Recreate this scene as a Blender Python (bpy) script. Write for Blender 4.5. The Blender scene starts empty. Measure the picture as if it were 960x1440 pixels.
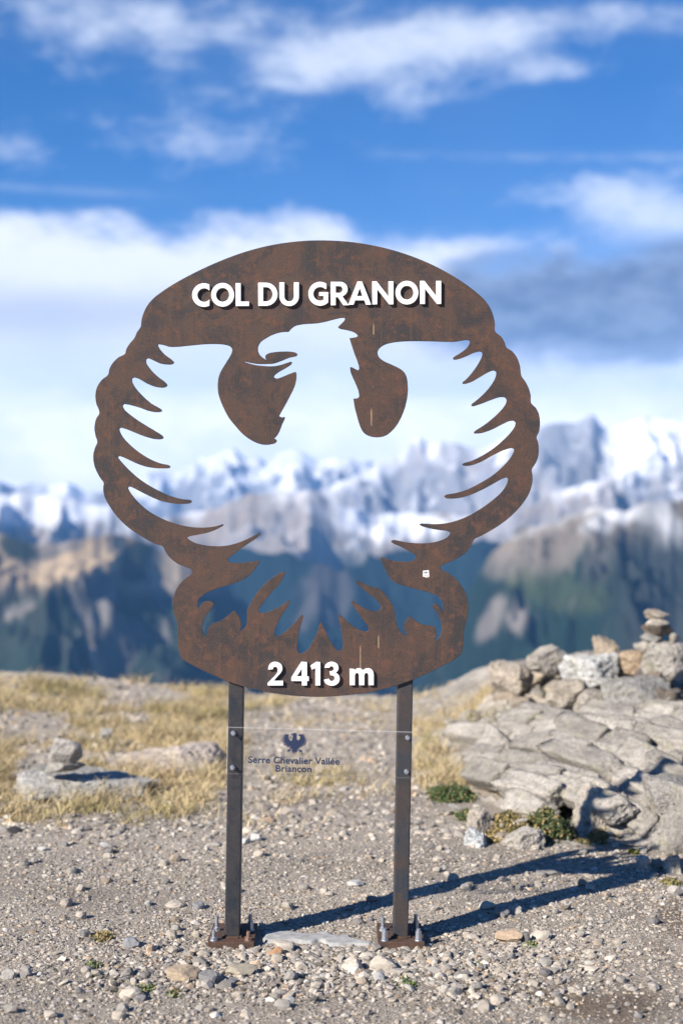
import bpy, bmesh, math, random
import numpy as np
from mathutils import Vector, Matrix

S = bpy.context.scene
COL = S.collection
rng = np.random.default_rng(7)
random.seed(7)
R = math.radians

# ------------------------------------------------------------------ camera
CAMZ = 1.45
F = 2000.0                     # focal length in pixels of the 960 x 1440 photograph
cam_d = bpy.data.cameras.new("camera")
cam = bpy.data.objects.new("camera", cam_d); COL.objects.link(cam)
cam.location = (0, 0, CAMZ); cam.rotation_euler = (R(90), 0, 0)
cam_d.sensor_fit = 'VERTICAL'; cam_d.sensor_height = 36.0; cam_d.sensor_width = 24.0
cam_d.lens = 50.0
cam_d.clip_start = 0.05; cam_d.clip_end = 200000
cam_d.dof.use_dof = True; cam_d.dof.focus_distance = 4.82; cam_d.dof.aperture_fstop = 1.75
S.camera = cam

# ------------------------------------------------------------------ light
SUN_EL, SUN_AZ = 31.0, 50.0    # light travels towards +x (50 deg right of straight ahead) and down
sd = Vector((math.sin(R(SUN_AZ)) * math.cos(R(SUN_EL)), math.cos(R(SUN_AZ)) * math.cos(R(SUN_EL)), -math.sin(R(SUN_EL))))
sun_d = bpy.data.lights.new("sun", 'SUN'); sun_d.energy = 5.0; sun_d.angle = R(0.53); sun_d.color = (1.0, 0.925, 0.82)
sun = bpy.data.objects.new("sun", sun_d); COL.objects.link(sun)
sun.rotation_euler = sd.to_track_quat('-Z', 'Y').to_euler(); sun.location = (-6, -6, 8)

S.view_settings.view_transform = 'Standard'; S.view_settings.look = 'None'
S.view_settings.exposure = 0.98; S.view_settings.gamma = 1.0
S.render.engine = 'CYCLES'
S.cycles.use_denoising = True
S.cycles.volume_bounces = 1
S.cycles.max_bounces = 8
S.cycles.transparent_max_bounces = 12


class NT:
    """small helper to write node trees"""
    def __init__(s, tree):
        s.t = tree; s.n = tree.nodes; s.l = tree.links
    def new(s, typ, **kw):
        n = s.n.new(typ)
        for k, v in kw.items():
            setattr(n, k, v)
        return n
    def put(s, sock, v):
        if hasattr(v, 'is_output'):
            s.l.new(v, sock)
        else:
            sock.default_value = v
    def m(s, op, a, b=None, c=None, clamp=False):
        n = s.n.new('ShaderNodeMath'); n.operation = op; n.use_clamp = clamp
        s.put(n.inputs[0], a)
        if b is not None: s.put(n.inputs[1], b)
        if c is not None: s.put(n.inputs[2], c)
        return n.outputs[0]
    def noise(s, vec, scale, detail=6, rough=0.55, dist=0.0):
        n = s.n.new('ShaderNodeTexNoise'); n.inputs['Scale'].default_value = scale
        n.inputs['Detail'].default_value = detail; n.inputs['Roughness'].default_value = rough
        n.inputs['Distortion'].default_value = dist
        if vec is not None: s.l.new(vec, n.inputs['Vector'])
        return n.outputs[0]
    def ramp(s, fac, stops):
        n = s.n.new('ShaderNodeValToRGB'); s.put(n.inputs[0], fac)
        e = n.color_ramp.elements
        while len(e) < len(stops): e.new(0.5)
        for i, (p, c) in enumerate(stops):
            e[i].position = p; e[i].color = (*c, 1) if len(c) == 3 else c
        return n.outputs[0]
    def mix(s, fac, a, b, mode='MIX'):
        n = s.n.new('ShaderNodeMix'); n.data_type = 'RGBA'; n.blend_type = mode
        s.put(n.inputs[0], fac)
        for i, v in ((6, a), (7, b)):
            if hasattr(v, 'is_output'): s.l.new(v, n.inputs[i])
            else: n.inputs[i].default_value = (*v, 1) if len(v) == 3 else v
        return n.outputs[2]
    def smooth(s, x, lo, hi):
        n = s.n.new('ShaderNodeMapRange'); n.interpolation_type = 'SMOOTHSTEP'
        s.put(n.inputs[0], x); s.put(n.inputs[1], lo); s.put(n.inputs[2], hi)
        return n.outputs[0]


# ------------------------------------------------------------------ sky (world)
W = bpy.data.worlds.new("World"); S.world = W; W.use_nodes = True
T = NT(W.node_tree); T.n.clear()
out = T.new('ShaderNodeOutputWorld'); bg = T.new('ShaderNodeBackground'); bg.inputs[1].default_value = 0.052
T.l.new(bg.outputs[0], out.inputs[0])
sky = T.new('ShaderNodeTexSky'); sky.sky_type = 'NISHITA'; sky.sun_disc = False
sky.sun_elevation = R(SUN_EL); sky.sun_rotation = R(180 + SUN_AZ)
sky.altitude = 2400; sky.air_density = 1.0; sky.dust_density = 0.2; sky.ozone_density = 3.0
tc = T.new('ShaderNodeTexCoord')
sep = T.new('ShaderNodeSeparateXYZ'); T.l.new(tc.outputs['Generated'], sep.inputs[0])
dx, dy, dz = sep.outputs
az = T.m('ARCTAN2', dx, dy)
hor = T.m('SQRT', T.m('ADD', T.m('MULTIPLY', dx, dx), T.m('MULTIPLY', dy, dy)))
el = T.m('ARCTAN2', dz, hor)
mp = T.new('ShaderNodeMapping'); mp.inputs['Scale'].default_value = (1.0, 1.0, 2.0); T.l.new(tc.outputs['Generated'], mp.inputs[0])
nbig = T.noise(mp.outputs[0], 9.0, 8, 0.58, 0.3)
nfine = T.noise(mp.outputs[0], 24.0, 10, 0.62, 0.2)
nsm = T.noise(mp.outputs[0], 5.0, 3, 0.5)

def blob(px, py, wx, wy, amp):
    u0 = math.atan((px - 480) / F); v0 = math.atan((720 - py) / F)
    a = T.m('DIVIDE', T.m('SUBTRACT', az, u0), wx / F)
    b = T.m('DIVIDE', T.m('SUBTRACT', el, v0), wy / F)
    q = T.m('ADD', T.m('MULTIPLY', a, a), T.m('MULTIPLY', b, b))
    return T.m('MULTIPLY', T.m('POWER', 2.718, T.m('MULTIPLY', q, -1.0)), amp)

def total(lst):
    r = None
    for b in lst:
        v = blob(*b); r = v if r is None else T.m('ADD', r, v)
    return r

# light fluffy clouds standing in the blue
fluffy = total([(590, 62, 115, 58, 1.0), (720, 50, 70, 34, 0.6), (250, 45, 220, 80, 0.62), (440, 100, 90, 44, 0.75), (285, 200, 160, 50, 0.66), (150, 20, 160, 40, 0.35),
                (570, 145, 55, 28, 0.62), (870, 292, 125, 54, 0.95), (955, 320, 80, 34, 0.5), (775, 105, 60, 18, 0.6), (880, 45, 140, 34, 0.58),
                (5, 205, 70, 36, 0.45), (-260, 120, 180, 80, 0.8), (1230, 150, 200, 80, 0.8), (-700, 250, 300, 90, 0.8), (1700, 200, 300, 90, 0.8)])
den = T.m('ADD', T.m('MULTIPLY', fluffy, 1.0), T.m('MULTIPLY', T.m('SUBTRACT', T.m('ADD', T.m('MULTIPLY', nbig, 0.45), T.m('MULTIPLY', nfine, 0.55)), 0.5), 2.6))
fl_mask = T.smooth(den, 0.28, 1.25)
# cloud bank low over the ranges: white shoulder, grey base, pale air below
ragged = T.m('MULTIPLY', T.m('SUBTRACT', nbig, 0.5), 0.085)
ragged = T.m('ADD', ragged, T.m('MULTIPLY', T.m('SUBTRACT', nfine, 0.5), 0.04))
elr = T.m('ADD', el, ragged)
V = lambda py: math.atan((720 - py) / F)
ahead = T.m('SUBTRACT', 1.0, T.smooth(T.m('ABSOLUTE', az), 0.9, 1.6))                 # the bank lies over the ranges ahead
bank_top = T.m('SUBTRACT', V(322), T.m('MULTIPLY', T.smooth(az, math.atan(-60 / F), math.atan(90 / F)), V(322) - V(356)))
bank = T.m('MULTIPLY', T.smooth(elr, T.m('ADD', bank_top, 0.014), T.m('SUBTRACT', bank_top, 0.02)), ahead)
bank_fade = T.smooth(elr, V(560), V(470))
low_white = T.m('MULTIPLY', T.smooth(elr, V(488), V(590)), ahead)
gray_r = T.smooth(T.m('ADD', total([(900, 440, 190, 70, 1.15), (720, 392, 130, 42, 0.75), (740, 470, 200, 40, 0.6), (990, 390, 120, 60, 0.6), (1300, 430, 300, 60, 0.8)]), T.m('MULTIPLY', T.m('SUBTRACT', nfine, 0.5), 0.8)), 0.12, 0.72)
gray_l = T.smooth(T.m('ADD', total([(60, 450, 260, 50, 0.55), (330, 430, 160, 50, 0.3), (-500, 440, 400, 50, 0.5)]), T.m('MULTIPLY', T.m('SUBTRACT', nfine, 0.5), 0.5)), 0.1, 1.0)
gray = T.m('ADD', gray_r, T.m('MULTIPLY', gray_l, 0.6), clamp=True)
ccol = T.mix(gray, (11.8, 11.9, 12.8), T.mix(T.smooth(nfine, 0.32, 0.66), (1.3, 1.7, 2.9), (3.2, 3.8, 5.3)))
c_low = (10.8, 11.6, 14.2)
hsv = T.new('ShaderNodeHueSaturation'); hsv.inputs['Saturation'].default_value = 1.34; hsv.inputs['Value'].default_value = 1.22; T.l.new(sky.outputs[0], hsv.inputs['Color'])
col = T.mix(T.m('MULTIPLY', T.smooth(nsm, 0.3, 0.65), 0.05), T.mix(1.0, hsv.outputs[0], (0.96, 0.90, 1.06), 'MULTIPLY'), (7, 7.4, 8.8))
def trail(py, drop, w, a0, a1, amt):
    return T.m('MULTIPLY', T.m('POWER', 2.718, T.m('MULTIPLY', T.m('POWER', T.m('DIVIDE', T.m('SUBTRACT', T.m('ADD', el, T.m('MULTIPLY', az, drop)), V(py)), w), 2.0), -1.0)), T.m('MULTIPLY', T.smooth(az, a0, a1), T.m('MULTIPLY', T.smooth(nfine, 0.3, 0.6), amt)))
col = T.mix(trail(216, 0.035, 0.0035, 0.0, 0.06, 0.22), col, (8, 8.8, 10))
col = T.mix(trail(284, 0.02, 0.003, -0.10, -0.16, 0.16), col, (8, 8.8, 10))
col = T.mix(T.m('MULTIPLY', fl_mask, 0.70), col, (10.8, 11.4, 12.6))
col = T.mix(T.m('MULTIPLY', T.m('MULTIPLY', T.smooth(elr, V(300), V(430)), ahead), 0.45), col, c_low)
col = T.mix(T.m('MULTIPLY', T.m('MULTIPLY', bank, T.m('SUBTRACT', 1.0, T.m('MULTIPLY', T.m('SUBTRACT', 1.0, bank_fade), 0.66))), 0.92), col, ccol)
col = T.mix(T.m('MULTIPLY', low_white, 0.90), col, T.mix(T.smooth(nbig, 0.35, 0.62), (13.2, 13.2, 15.2), (17.8, 16.9, 17.4)))
T.l.new(col, bg.inputs[0])


# ------------------------------------------------------------------ numeric noise
def _hash(ix, iy, iz, seed):
    h = (ix.astype(np.int64) * 374761393 + iy.astype(np.int64) * 668265263 + iz.astype(np.int64) * 2147483647 + seed * 974634721) & 0xFFFFFFFF
    h = ((h ^ (h >> 13)) * 1274126177) & 0xFFFFFFFF
    h = ((h ^ (h >> 15)) * 2246822519) & 0xFFFFFFFF
    return ((h ^ (h >> 16)) & 0xFFFFFF) / float(0xFFFFFF)

def vnoise(x, y, z=None, seed=0):
    x = np.asarray(x, float); y = np.asarray(y, float)
    z = np.zeros_like(x) if z is None else np.asarray(z, float)
    x, y, z = np.broadcast_arrays(x, y, z)
    ix, iy, iz = np.floor(x), np.floor(y), np.floor(z)
    fx, fy, fz = x - ix, y - iy, z - iz
    u, v, w = [f * f * f * (f * (f * 6 - 15) + 10) for f in (fx, fy, fz)]
    r = 0
    zs = (0, 1) if np.any(fz) else (0,)
    for a in (0, 1):
        for b in (0, 1):
            for c in zs:
                r = r + _hash(ix + a, iy + b, iz + c, seed) * (u if a else 1 - u) * (v if b else 1 - v) * ((w if c else 1 - w) if len(zs) > 1 else 1)
    return r * 2 - 1

def fbm(x, y, z=None, oct=5, seed=0, gain=0.5, lac=2.03):
    a, s, n = 1.0, 0.0, 0.0
    x = np.asarray(x, float); y = np.asarray(y, float); z = None if z is None else np.asarray(z, float)
    for o in range(oct):
        s = s + a * vnoise(x + 17.3 * o, y - 9.1 * o, None if z is None else z + 5.7 * o, seed + o); n += a
        a *= gain; x = x * lac; y = y * lac; z = None if z is None else z * lac
    return s / n

def ridged(x, y, oct=5, seed=0):
    a, s, n = 1.0, 0.0, 0.0
    for o in range(oct):
        s = s + a * (1 - np.abs(vnoise(x + 3.1 * o, y + 7.7 * o, None, seed + o)) * 2); n += a
        a *= 0.5; x = x * 2.07; y = y * 2.07
    return s / n

def sst(x, a, b):
    t = np.clip((np.asarray(x, float) - a) / (b - a), 0, 1); return t * t * (3 - 2 * t)


# ------------------------------------------------------------------ object helpers
def tag(o, label=None, cat=None, group=None, kind=None):
    if label: o['label'] = label
    if cat: o['category'] = cat
    if group: o['group'] = group
    if kind: o['kind'] = kind
    return o

def empty(name, loc=(0, 0, 0)):
    o = bpy.data.objects.new(name, None); COL.objects.link(o); o.location = loc; o.empty_display_size = 0.1
    return o

def put(name, me, mat, parent=None, loc=None):
    o = bpy.data.objects.new(name, me); COL.objects.link(o)
    if mat is not None:
        if len(me.materials): me.materials.clear()
        for mm in (mat if isinstance(mat, (list, tuple)) else [mat]): me.materials.append(mm)
    if loc is not None: o.location = loc
    if parent is not None:
        o.parent = parent
        o.matrix_parent_inverse = Matrix.Translation(parent.location).inverted() if loc is None or True else Matrix()
    return o

def np_mesh(name, verts, faces, cols=None, smooth=False):
    """verts (n,3), faces (m,k) same k"""
    me = bpy.data.meshes.new(name)
    verts = np.asarray(verts, np.float32); faces = np.asarray(faces, np.int32)
    n, (m, k) = len(verts), faces.shape
    me.vertices.add(n); me.vertices.foreach_set('co', verts.ravel())
    me.loops.add(m * k); me.loops.foreach_set('vertex_index', faces.ravel())
    me.polygons.add(m); me.polygons.foreach_set('loop_start', np.arange(0, m * k, k, dtype=np.int32))
    me.polygons.foreach_set('loop_total', np.full(m, k, np.int32))
    me.polygons.foreach_set('use_smooth', np.full(m, smooth, bool))
    me.update(calc_edges=True); me.validate()
    if cols is not None:
        a = me.color_attributes.new('albedo', 'FLOAT_COLOR', 'POINT')
        c = np.ones((n, 4), np.float32); c[:, :3] = cols
        a.data.foreach_set('color', c.ravel())
    return me

def grid_faces(nr, nc):
    i = np.arange(nr * nc).reshape(nr, nc)
    return np.stack([i[:-1, :-1].ravel(), i[:-1, 1:].ravel(), i[1:, 1:].ravel(), i[1:, :-1].ravel()], 1)

def bm_mesh(name, fn, smooth=False):
    bm = bmesh.new(); fn(bm); me = bpy.data.meshes.new(name); bm.to_mesh(me); bm.free()
    if smooth:
        for p in me.polygons: p.use_smooth = True
    return me

def box(bm, x0, x1, y0, y1, z0, z1, bev=0.0):
    r = bmesh.ops.create_cube(bm, size=1.0)
    for v in r['verts']:
        v.co = Vector(((x0 + x1) / 2 + v.co.x * (x1 - x0), (y0 + y1) / 2 + v.co.y * (y1 - y0), (z0 + z1) / 2 + v.co.z * (z1 - z0)))
    if bev:
        es = list({e for v in r['verts'] for e in v.link_edges})
        bmesh.ops.bevel(bm, geom=es, offset=bev, segments=2, profile=0.5, affect='EDGES')

def cyl(bm, p, r, h, axis='z', seg=16, r2=None):
    M = Matrix.Translation(p)
    if axis == 'y': M = M @ Matrix.Rotation(R(90), 4, 'X')
    M = M @ Matrix.Translation((0, 0, h / 2))
    bmesh.ops.create_cone(bm, cap_ends=True, segments=seg, radius1=r, radius2=r if r2 is None else r2, depth=h, matrix=M)

def pxw(px, py, d):
    """the point at depth d seen at pixel (px, py) of the photograph"""
    return ((px - 480) / F * d, d, CAMZ + (720 - py) / F * d)


# ------------------------------------------------------------------ materials
def new_mat(name):
    m = bpy.data.materials.new(name); m.use_nodes = True
    t = NT(m.node_tree); b = t.n['Principled BSDF']
    return m, t, b

def obj_co(t):
    return t.new('ShaderNodeTexCoord').outputs['Object']

def bump(t, b, h, strength=0.5, dist=0.01):
    n = t.new('ShaderNodeBump'); n.inputs['Strength'].default_value = strength; n.inputs['Distance'].default_value = dist
    t.l.new(h, n.inputs['Height']); t.l.new(n.outputs[0], b.inputs['Normal'])

def attr_mat(name, rough=0.9, nscale=60, namp=0.35, bstr=0.4, bdist=0.004, spec=0.3, extra=None):
    m, t, b = new_mat(name)
    a = t.new('ShaderNodeAttribute'); a.attribute_name = 'albedo'
    co = t.new('ShaderNodeNewGeometry').outputs['Position']
    n = t.noise(co, nscale, 6, 0.62)
    f = t.m('ADD', t.m('MULTIPLY', t.m('SUBTRACT', n, 0.5), namp * 2), 1.0)
    col = t.mix(1.0, a.outputs['Color'], f, 'MULTIPLY')
    if extra: col = extra(t, col, co)
    t.l.new(col, b.inputs['Base Color'])
    b.inputs['Roughness'].default_value = rough; b.inputs['Specular IOR Level'].default_value = spec
    if bstr: bump(t, b, n, bstr, bdist)
    return m

def rust_mat(name, base, dark, warm, scale=1.0, rough=0.75, drip=False):
    m, t, b = new_mat(name)
    co = obj_co(t)
    big = t.noise(co, 6 * scale, 8, 0.66, 0.8)
    mid = t.noise(co, 26 * scale, 8, 0.72, 0.4)
    fine = t.noise(co, 190, 5, 0.75)
    vfine = t.noise(co, 520, 3, 0.7)
    c = t.mix(t.smooth(big, 0.44, 0.62), base, dark)
    c = t.mix(t.m('MULTIPLY', t.smooth(mid, 0.48, 0.68), 0.75), c, warm)
    c = t.mix(t.m('MULTIPLY', t.smooth(t.noise(co, 11 * scale, 8, 0.7, 1.2), 0.55, 0.66), 0.85), c, dark)
    c = t.mix(t.m('MULTIPLY', t.smooth(fine, 0.56, 0.70), 0.5), c, warm)
    mv = t.new('ShaderNodeMapping'); mv.inputs['Scale'].default_value = (70, 70, 2.6); t.l.new(co, mv.inputs[0])
    streak = t.noise(mv.outputs[0], 1.0, 5, 0.6)
    c = t.mix(t.m('MULTIPLY', t.smooth(streak, 0.54, 0.74), 0.4), c, warm)
    c = t.mix(t.m('MULTIPLY', t.smooth(streak, 0.46, 0.30), 0.35), c, dark)
    f = t.m('ADD', t.m('MULTIPLY', t.m('SUBTRACT', t.m('ADD', t.m('MULTIPLY', fine, 0.5), t.m('MULTIPLY', vfine, 0.5)), 0.5), 3.2), 1.0)
    c = t.mix(1.0, c, t.m('MAXIMUM', f, 0.25), 'MULTIPLY')
    if drip:                                            # pale streaks of dried drips
        s = t.new('ShaderNodeSeparateXYZ'); t.l.new(co, s.inputs[0])
        for (x0, z0, z1, w) in drip:
            dxx = t.m('ABSOLUTE', t.m('SUBTRACT', s.outputs[0], x0))
            inx = t.m('SUBTRACT', 1.0, t.smooth(dxx, w * 0.4, w))
            inz = t.m('MULTIPLY', t.smooth(s.outputs[2], z0, z0 + 0.008), t.m('SUBTRACT', 1.0, t.smooth(s.outputs[2], z1 - 0.02, z1)))
            c = t.mix(t.m('MULTIPLY', t.m('MULTIPLY', inx, inz), t.m('MULTIPLY', t.smooth(mid, 0.3, 0.5), 0.75)), c, (0.36, 0.26, 0.15))
    t.l.new(c, b.inputs['Base Color'])
    t.l.new(t.ramp(mid, [(0.3, (rough - .15,) * 3), (0.7, (rough + .12,) * 3)]), b.inputs['Roughness'])
    b.inputs['Specular IOR Level'].default_value = 0.35
    bump(t, b, t.m('ADD', fine, t.m('MULTIPLY', mid, 0.6)), 0.45, 0.0014)
    return m

PX = 0.0024                                              # metres per photo pixel in the sign's plane
SY = 4.80                                                # its distance
sx = lambda px: (px - 480) * PX
sz = lambda py: CAMZ + (720 - py) * PX
M_plate = rust_mat('weathering_steel', (0.066, 0.040, 0.031), (0.032, 0.028, 0.029), (0.115, 0.056, 0.036), 1.0, 0.75,
                   drip=[(sx(525), sz(472), sz(452), .0025), (sx(522), sz(600), sz(572), .0028), (sx(524.5), sz(546), sz(541), .004),
                         (sx(506.5), sz(945), sz(905), .0022), (sx(532), sz(913), sz(890), .0025)])
M_post = rust_mat('mill_scale_steel', (0.040, 0.038, 0.040), (0.024, 0.028, 0.036), (0.047, 0.039, 0.038), 1.6, 0.5)
M_post2 = rust_mat('mill_scale_steel_rusted', (0.046, 0.038, 0.036), (0.027, 0.035, 0.045), (0.062, 0.043, 0.035), 1.4, 0.54)
M_base = rust_mat('rusty_base_steel', (0.080, 0.044, 0.031), (0.05, 0.034, 0.027), (0.125, 0.064, 0.038), 3.0, 0.8)

def plain(name, col, rough=0.5, metal=0.0, nscale=80, amp=0.15):
    m, t, b = new_mat(name)
    n = t.noise(obj_co(t), nscale, 4, 0.6)
    f = t.m('ADD', t.m('MULTIPLY', t.m('SUBTRACT', n, 0.5), amp * 2), 1.0)
    t.l.new(t.mix(1.0, (*col, 1), f, 'MULTIPLY'), b.inputs['Base Color'])
    b.inputs['Roughness'].default_value = rough; b.inputs['Metallic'].default_value = metal
    return m
M_white = plain('white_acrylic', (0.83, 0.83, 0.82), 0.35, 0, 40, 0.03)
M_zinc = plain('zinc_plated_steel', (0.42, 0.44, 0.47), 0.45, 0.8, 160, 0.45)
M_rustnut = plain('rusty_nut', (0.22, 0.13, 0.09), 0.7, 0.2, 300, 0.4)
M_ink = plain('navy_print', (0.010, 0.020, 0.060), 0.6)
M_sticker = plain('sticker_paper', (0.72, 0.72, 0.70), 0.6)
M_conc = None

def acrylic():
    m = bpy.data.materials.new('clear_acrylic'); m.use_nodes = True; t = NT(m.node_tree); t.n.clear()
    o = t.new('ShaderNodeOutputMaterial'); tr = t.new('ShaderNodeBsdfTransparent'); tr.inputs[0].default_value = (0.988, 0.99, 0.992, 1)
    g = t.new('ShaderNodeBsdfGlossy'); g.inputs['Roughness'].default_value = 0.04
    fr = t.new('ShaderNodeFresnel'); fr.inputs[0].default_value = 1.45
    mx = t.new('ShaderNodeMixShader'); ge = t.new('ShaderNodeNewGeometry'); t.l.new(t.m('MULTIPLY', fr.outputs[0], t.m('SUBTRACT', 1.0, ge.outputs['Backfacing'])), mx.inputs[0]); t.l.new(tr.outputs[0], mx.inputs[1]); t.l.new(g.outputs[0], mx.inputs[2])
    t.l.new(mx.outputs[0], o.inputs[0])
    return m
M_acr = acrylic()
def rim():
    m = bpy.data.materials.new('sawn_acrylic_edge'); m.use_nodes = True; t = NT(m.node_tree); t.n.clear()
    o = t.new('ShaderNodeOutputMaterial'); tr = t.new('ShaderNodeBsdfTransparent'); d = t.new('ShaderNodeBsdfDiffuse'); d.inputs[0].default_value = (.6, .62, .63, 1)
    mx = t.new('ShaderNodeMixShader'); mx.inputs[0].default_value = 0.22
    t.l.new(tr.outputs[0], mx.inputs[1]); t.l.new(d.outputs[0], mx.inputs[2]); t.l.new(mx.outputs[0], o.inputs[0])
    return m
M_edge = rim()


# ------------------------------------------------------------------ far terrain
def skyline(pts, px):
    p = np.array(pts, float)
    return np.interp(px, p[:, 0], p[:, 1])

M_far = attr_mat('mountain_surface', 0.95, 0.004, 0.12, 0, 0, 0.1)

def albedo(z, slope, n1, n2, snow_z, snow_soft, forest_z, forest_soft, rock, meadow, forest, snow_keep=1.0):
    snow = sst(z + n1 * snow_soft * 1.2 - np.clip(slope - 0.9, 0, 2) * snow_soft * 1.1, snow_z - snow_soft * .5, snow_z + snow_soft * .5) * snow_keep
    fo = 1 - sst(z + n2 * forest_soft * 1.3, forest_z - forest_soft * .5, forest_z + forest_soft * .5)
    rk = sst(n1 + 0.35 * (slope - 0.7), 0.05, 0.4)
    c = (1 - rk)[..., None] * np.array(meadow) + rk[..., None] * np.array(rock)
    c = c * (1 - fo[..., None]) + fo[..., None] * np.array(forest)
    c = c * (1 + 0.22 * n2[..., None])
    return c * (1 - snow[..., None]) + snow[..., None] * np.array((0.62, 0.63, 0.67))

def mountain(name, sky_pts, D, depth, slope, seed, sk_noise, gul, gul_px, pal, x0=-420, x1=1380, nx=520, ns=150, Dskew=0.0, warp=0.5, patch=None, back=0.35):
    px = np.linspace(x0, x1, nx)
    px = np.unique(np.concatenate([px[(px >= -80) & (px <= 1040)], np.linspace(-1500 if x0 < 0 else x0, 2460 if x1 > 960 else x1, 150)]))
    s = np.concatenate([np.linspace(-back, 0, 14)[:-1], np.linspace(0, 1, ns) ** 1.15])
    PXX, SS = np.meshgrid(px, s)
    rid = skyline(sky_pts, PXX) - sk_noise * (0.75 * ridged(PXX / 62.0, 0 * PXX + seed, 5, seed) - 0.2 + 0.35 * fbm(PXX / 14.0, 0 * PXX + seed, None, 3, seed + 9))
    Dr = D * (1 + Dskew * (PXX - 480) / 960.0 + 0.05 * fbm(PXX / 150.0, 0 * PXX + 3.3 + seed, None, 3, seed + 4))
    r = Dr - SS * depth
    X = (PXX - 480) / F * r
    Y = r
    Zr = CAMZ + (720 - rid) / F * Dr
    wx = X + gul_px * warp * 0.8 * fbm(X / (gul_px * 2.2), Y / (gul_px * 2.2), None, 4, seed + 21)
    wy = Y + gul_px * warp * fbm(X / (gul_px * 2.2) + 40, Y / (gul_px * 2.2), None, 4, seed + 22)
    g = ridged(wx / gul_px, wy / (gul_px * 2.6), 6, seed + 2)
    amp = sst(np.abs(SS), 0.0, 0.16)
    down = np.where(SS >= 0, slope * depth * (0.25 * SS + 0.75 * SS ** 0.9), slope * 0.9 * depth * (-SS))
    Z = Zr - down + amp * gul * (g - 0.35) + amp * gul * 0.25 * fbm(X / gul_px * 5, Y / gul_px * 5, None, 4, seed + 5)
    dzx = np.gradient(Z, axis=1) / np.maximum(np.abs(np.gradient(X, axis=1)), 1)
    dzy = np.gradient(Z, axis=0) / np.maximum(np.hypot(np.gradient(Y, axis=0), np.gradient(X, axis=0)), 1)
    sl = np.hypot(dzx, dzy)
    n1 = fbm(wx / (gul_px * 0.55), wy / (gul_px * 0.9), None, 6, seed + 11, 0.6)
    n2 = fbm(wx / (gul_px * 1.1) + 9, wy / (gul_px * 1.6), None, 5, seed + 12, 0.55)
    c = albedo(Z, sl, n1, n2, *pal)
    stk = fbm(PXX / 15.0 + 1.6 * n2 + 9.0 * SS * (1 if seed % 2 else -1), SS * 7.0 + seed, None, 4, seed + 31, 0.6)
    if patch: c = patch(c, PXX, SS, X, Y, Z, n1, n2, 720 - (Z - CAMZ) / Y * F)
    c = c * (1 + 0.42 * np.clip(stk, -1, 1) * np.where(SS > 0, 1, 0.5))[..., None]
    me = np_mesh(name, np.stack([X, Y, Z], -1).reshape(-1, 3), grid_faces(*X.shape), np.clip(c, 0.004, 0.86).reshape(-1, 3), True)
    return tag(put(name, me, M_far), kind='structure')

ROCK, MEAD, FOR = (0.16, 0.145, 0.14), (0.20, 0.145, 0.09), (0.012, 0.026, 0.020)
def zone(P, Q, x, y, rx, ry, n, rag=0.6, rot=0.0):
    """soft-edged patch of one ground cover, ragged by noise"""
    a = R(rot); u = (P - x) * math.cos(a) + (Q - y) * math.sin(a); v = -(P - x) * math.sin(a) + (Q - y) * math.cos(a)
    return 1 - sst((u / rx) ** 2 + (v / ry) ** 2 + rag * n * 2.0, 0.55, 1.25)
def lay(c, k, colr): return c * (1 - k[..., None]) + k[..., None] * np.array(colr)
# farthest range, behind everything
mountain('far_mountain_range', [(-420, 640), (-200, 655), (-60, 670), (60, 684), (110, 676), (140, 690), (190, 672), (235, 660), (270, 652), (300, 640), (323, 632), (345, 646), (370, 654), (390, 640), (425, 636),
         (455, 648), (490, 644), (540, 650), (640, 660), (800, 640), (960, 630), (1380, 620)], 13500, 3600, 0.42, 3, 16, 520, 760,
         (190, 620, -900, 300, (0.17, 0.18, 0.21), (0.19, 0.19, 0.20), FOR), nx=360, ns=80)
# big snow massif on the right
def massif_patch(c, P, SS, X, Y, Z, n1, n2, Q):
    k = zone(P, Q, 805, 640, 62, 58, n2, 0.35) * 0.9                                   # steep bare rock wall of the highest peak
    k = np.maximum(k, zone(P, Q, 560, 690, 70, 26, n1, 0.6, -28) * 0.75)
    c = lay(c, k * (0.6 + 0.4 * sst(n1, -.3, .2)), (0.15, 0.155, 0.175))
    return lay(c, zone(P, Q, 900, 630, 55, 40, n1, 0.3) * 0.9, (0.74, 0.75, 0.78))
mountain('snow_massif', [(-420, 900), (300, 800), (420, 712), (450, 692), (509, 668), (545, 648), (568, 640), (586, 612), (602, 626), (622, 618), (660, 630), (700, 620), (745, 604), (772, 596),
         (807, 596), (820, 588), (834, 582), (848, 602), (858, 600), (893, 590), (925, 590), (960, 596), (1060, 610), (1200, 600), (1380, 640)], 9800, 3000, 0.50, 11, 9, 380, 520,
         (60, 700, -700, 300, (0.21, 0.21, 0.23), (0.26, 0.245, 0.24), FOR), nx=420, ns=100, patch=massif_patch)
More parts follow.
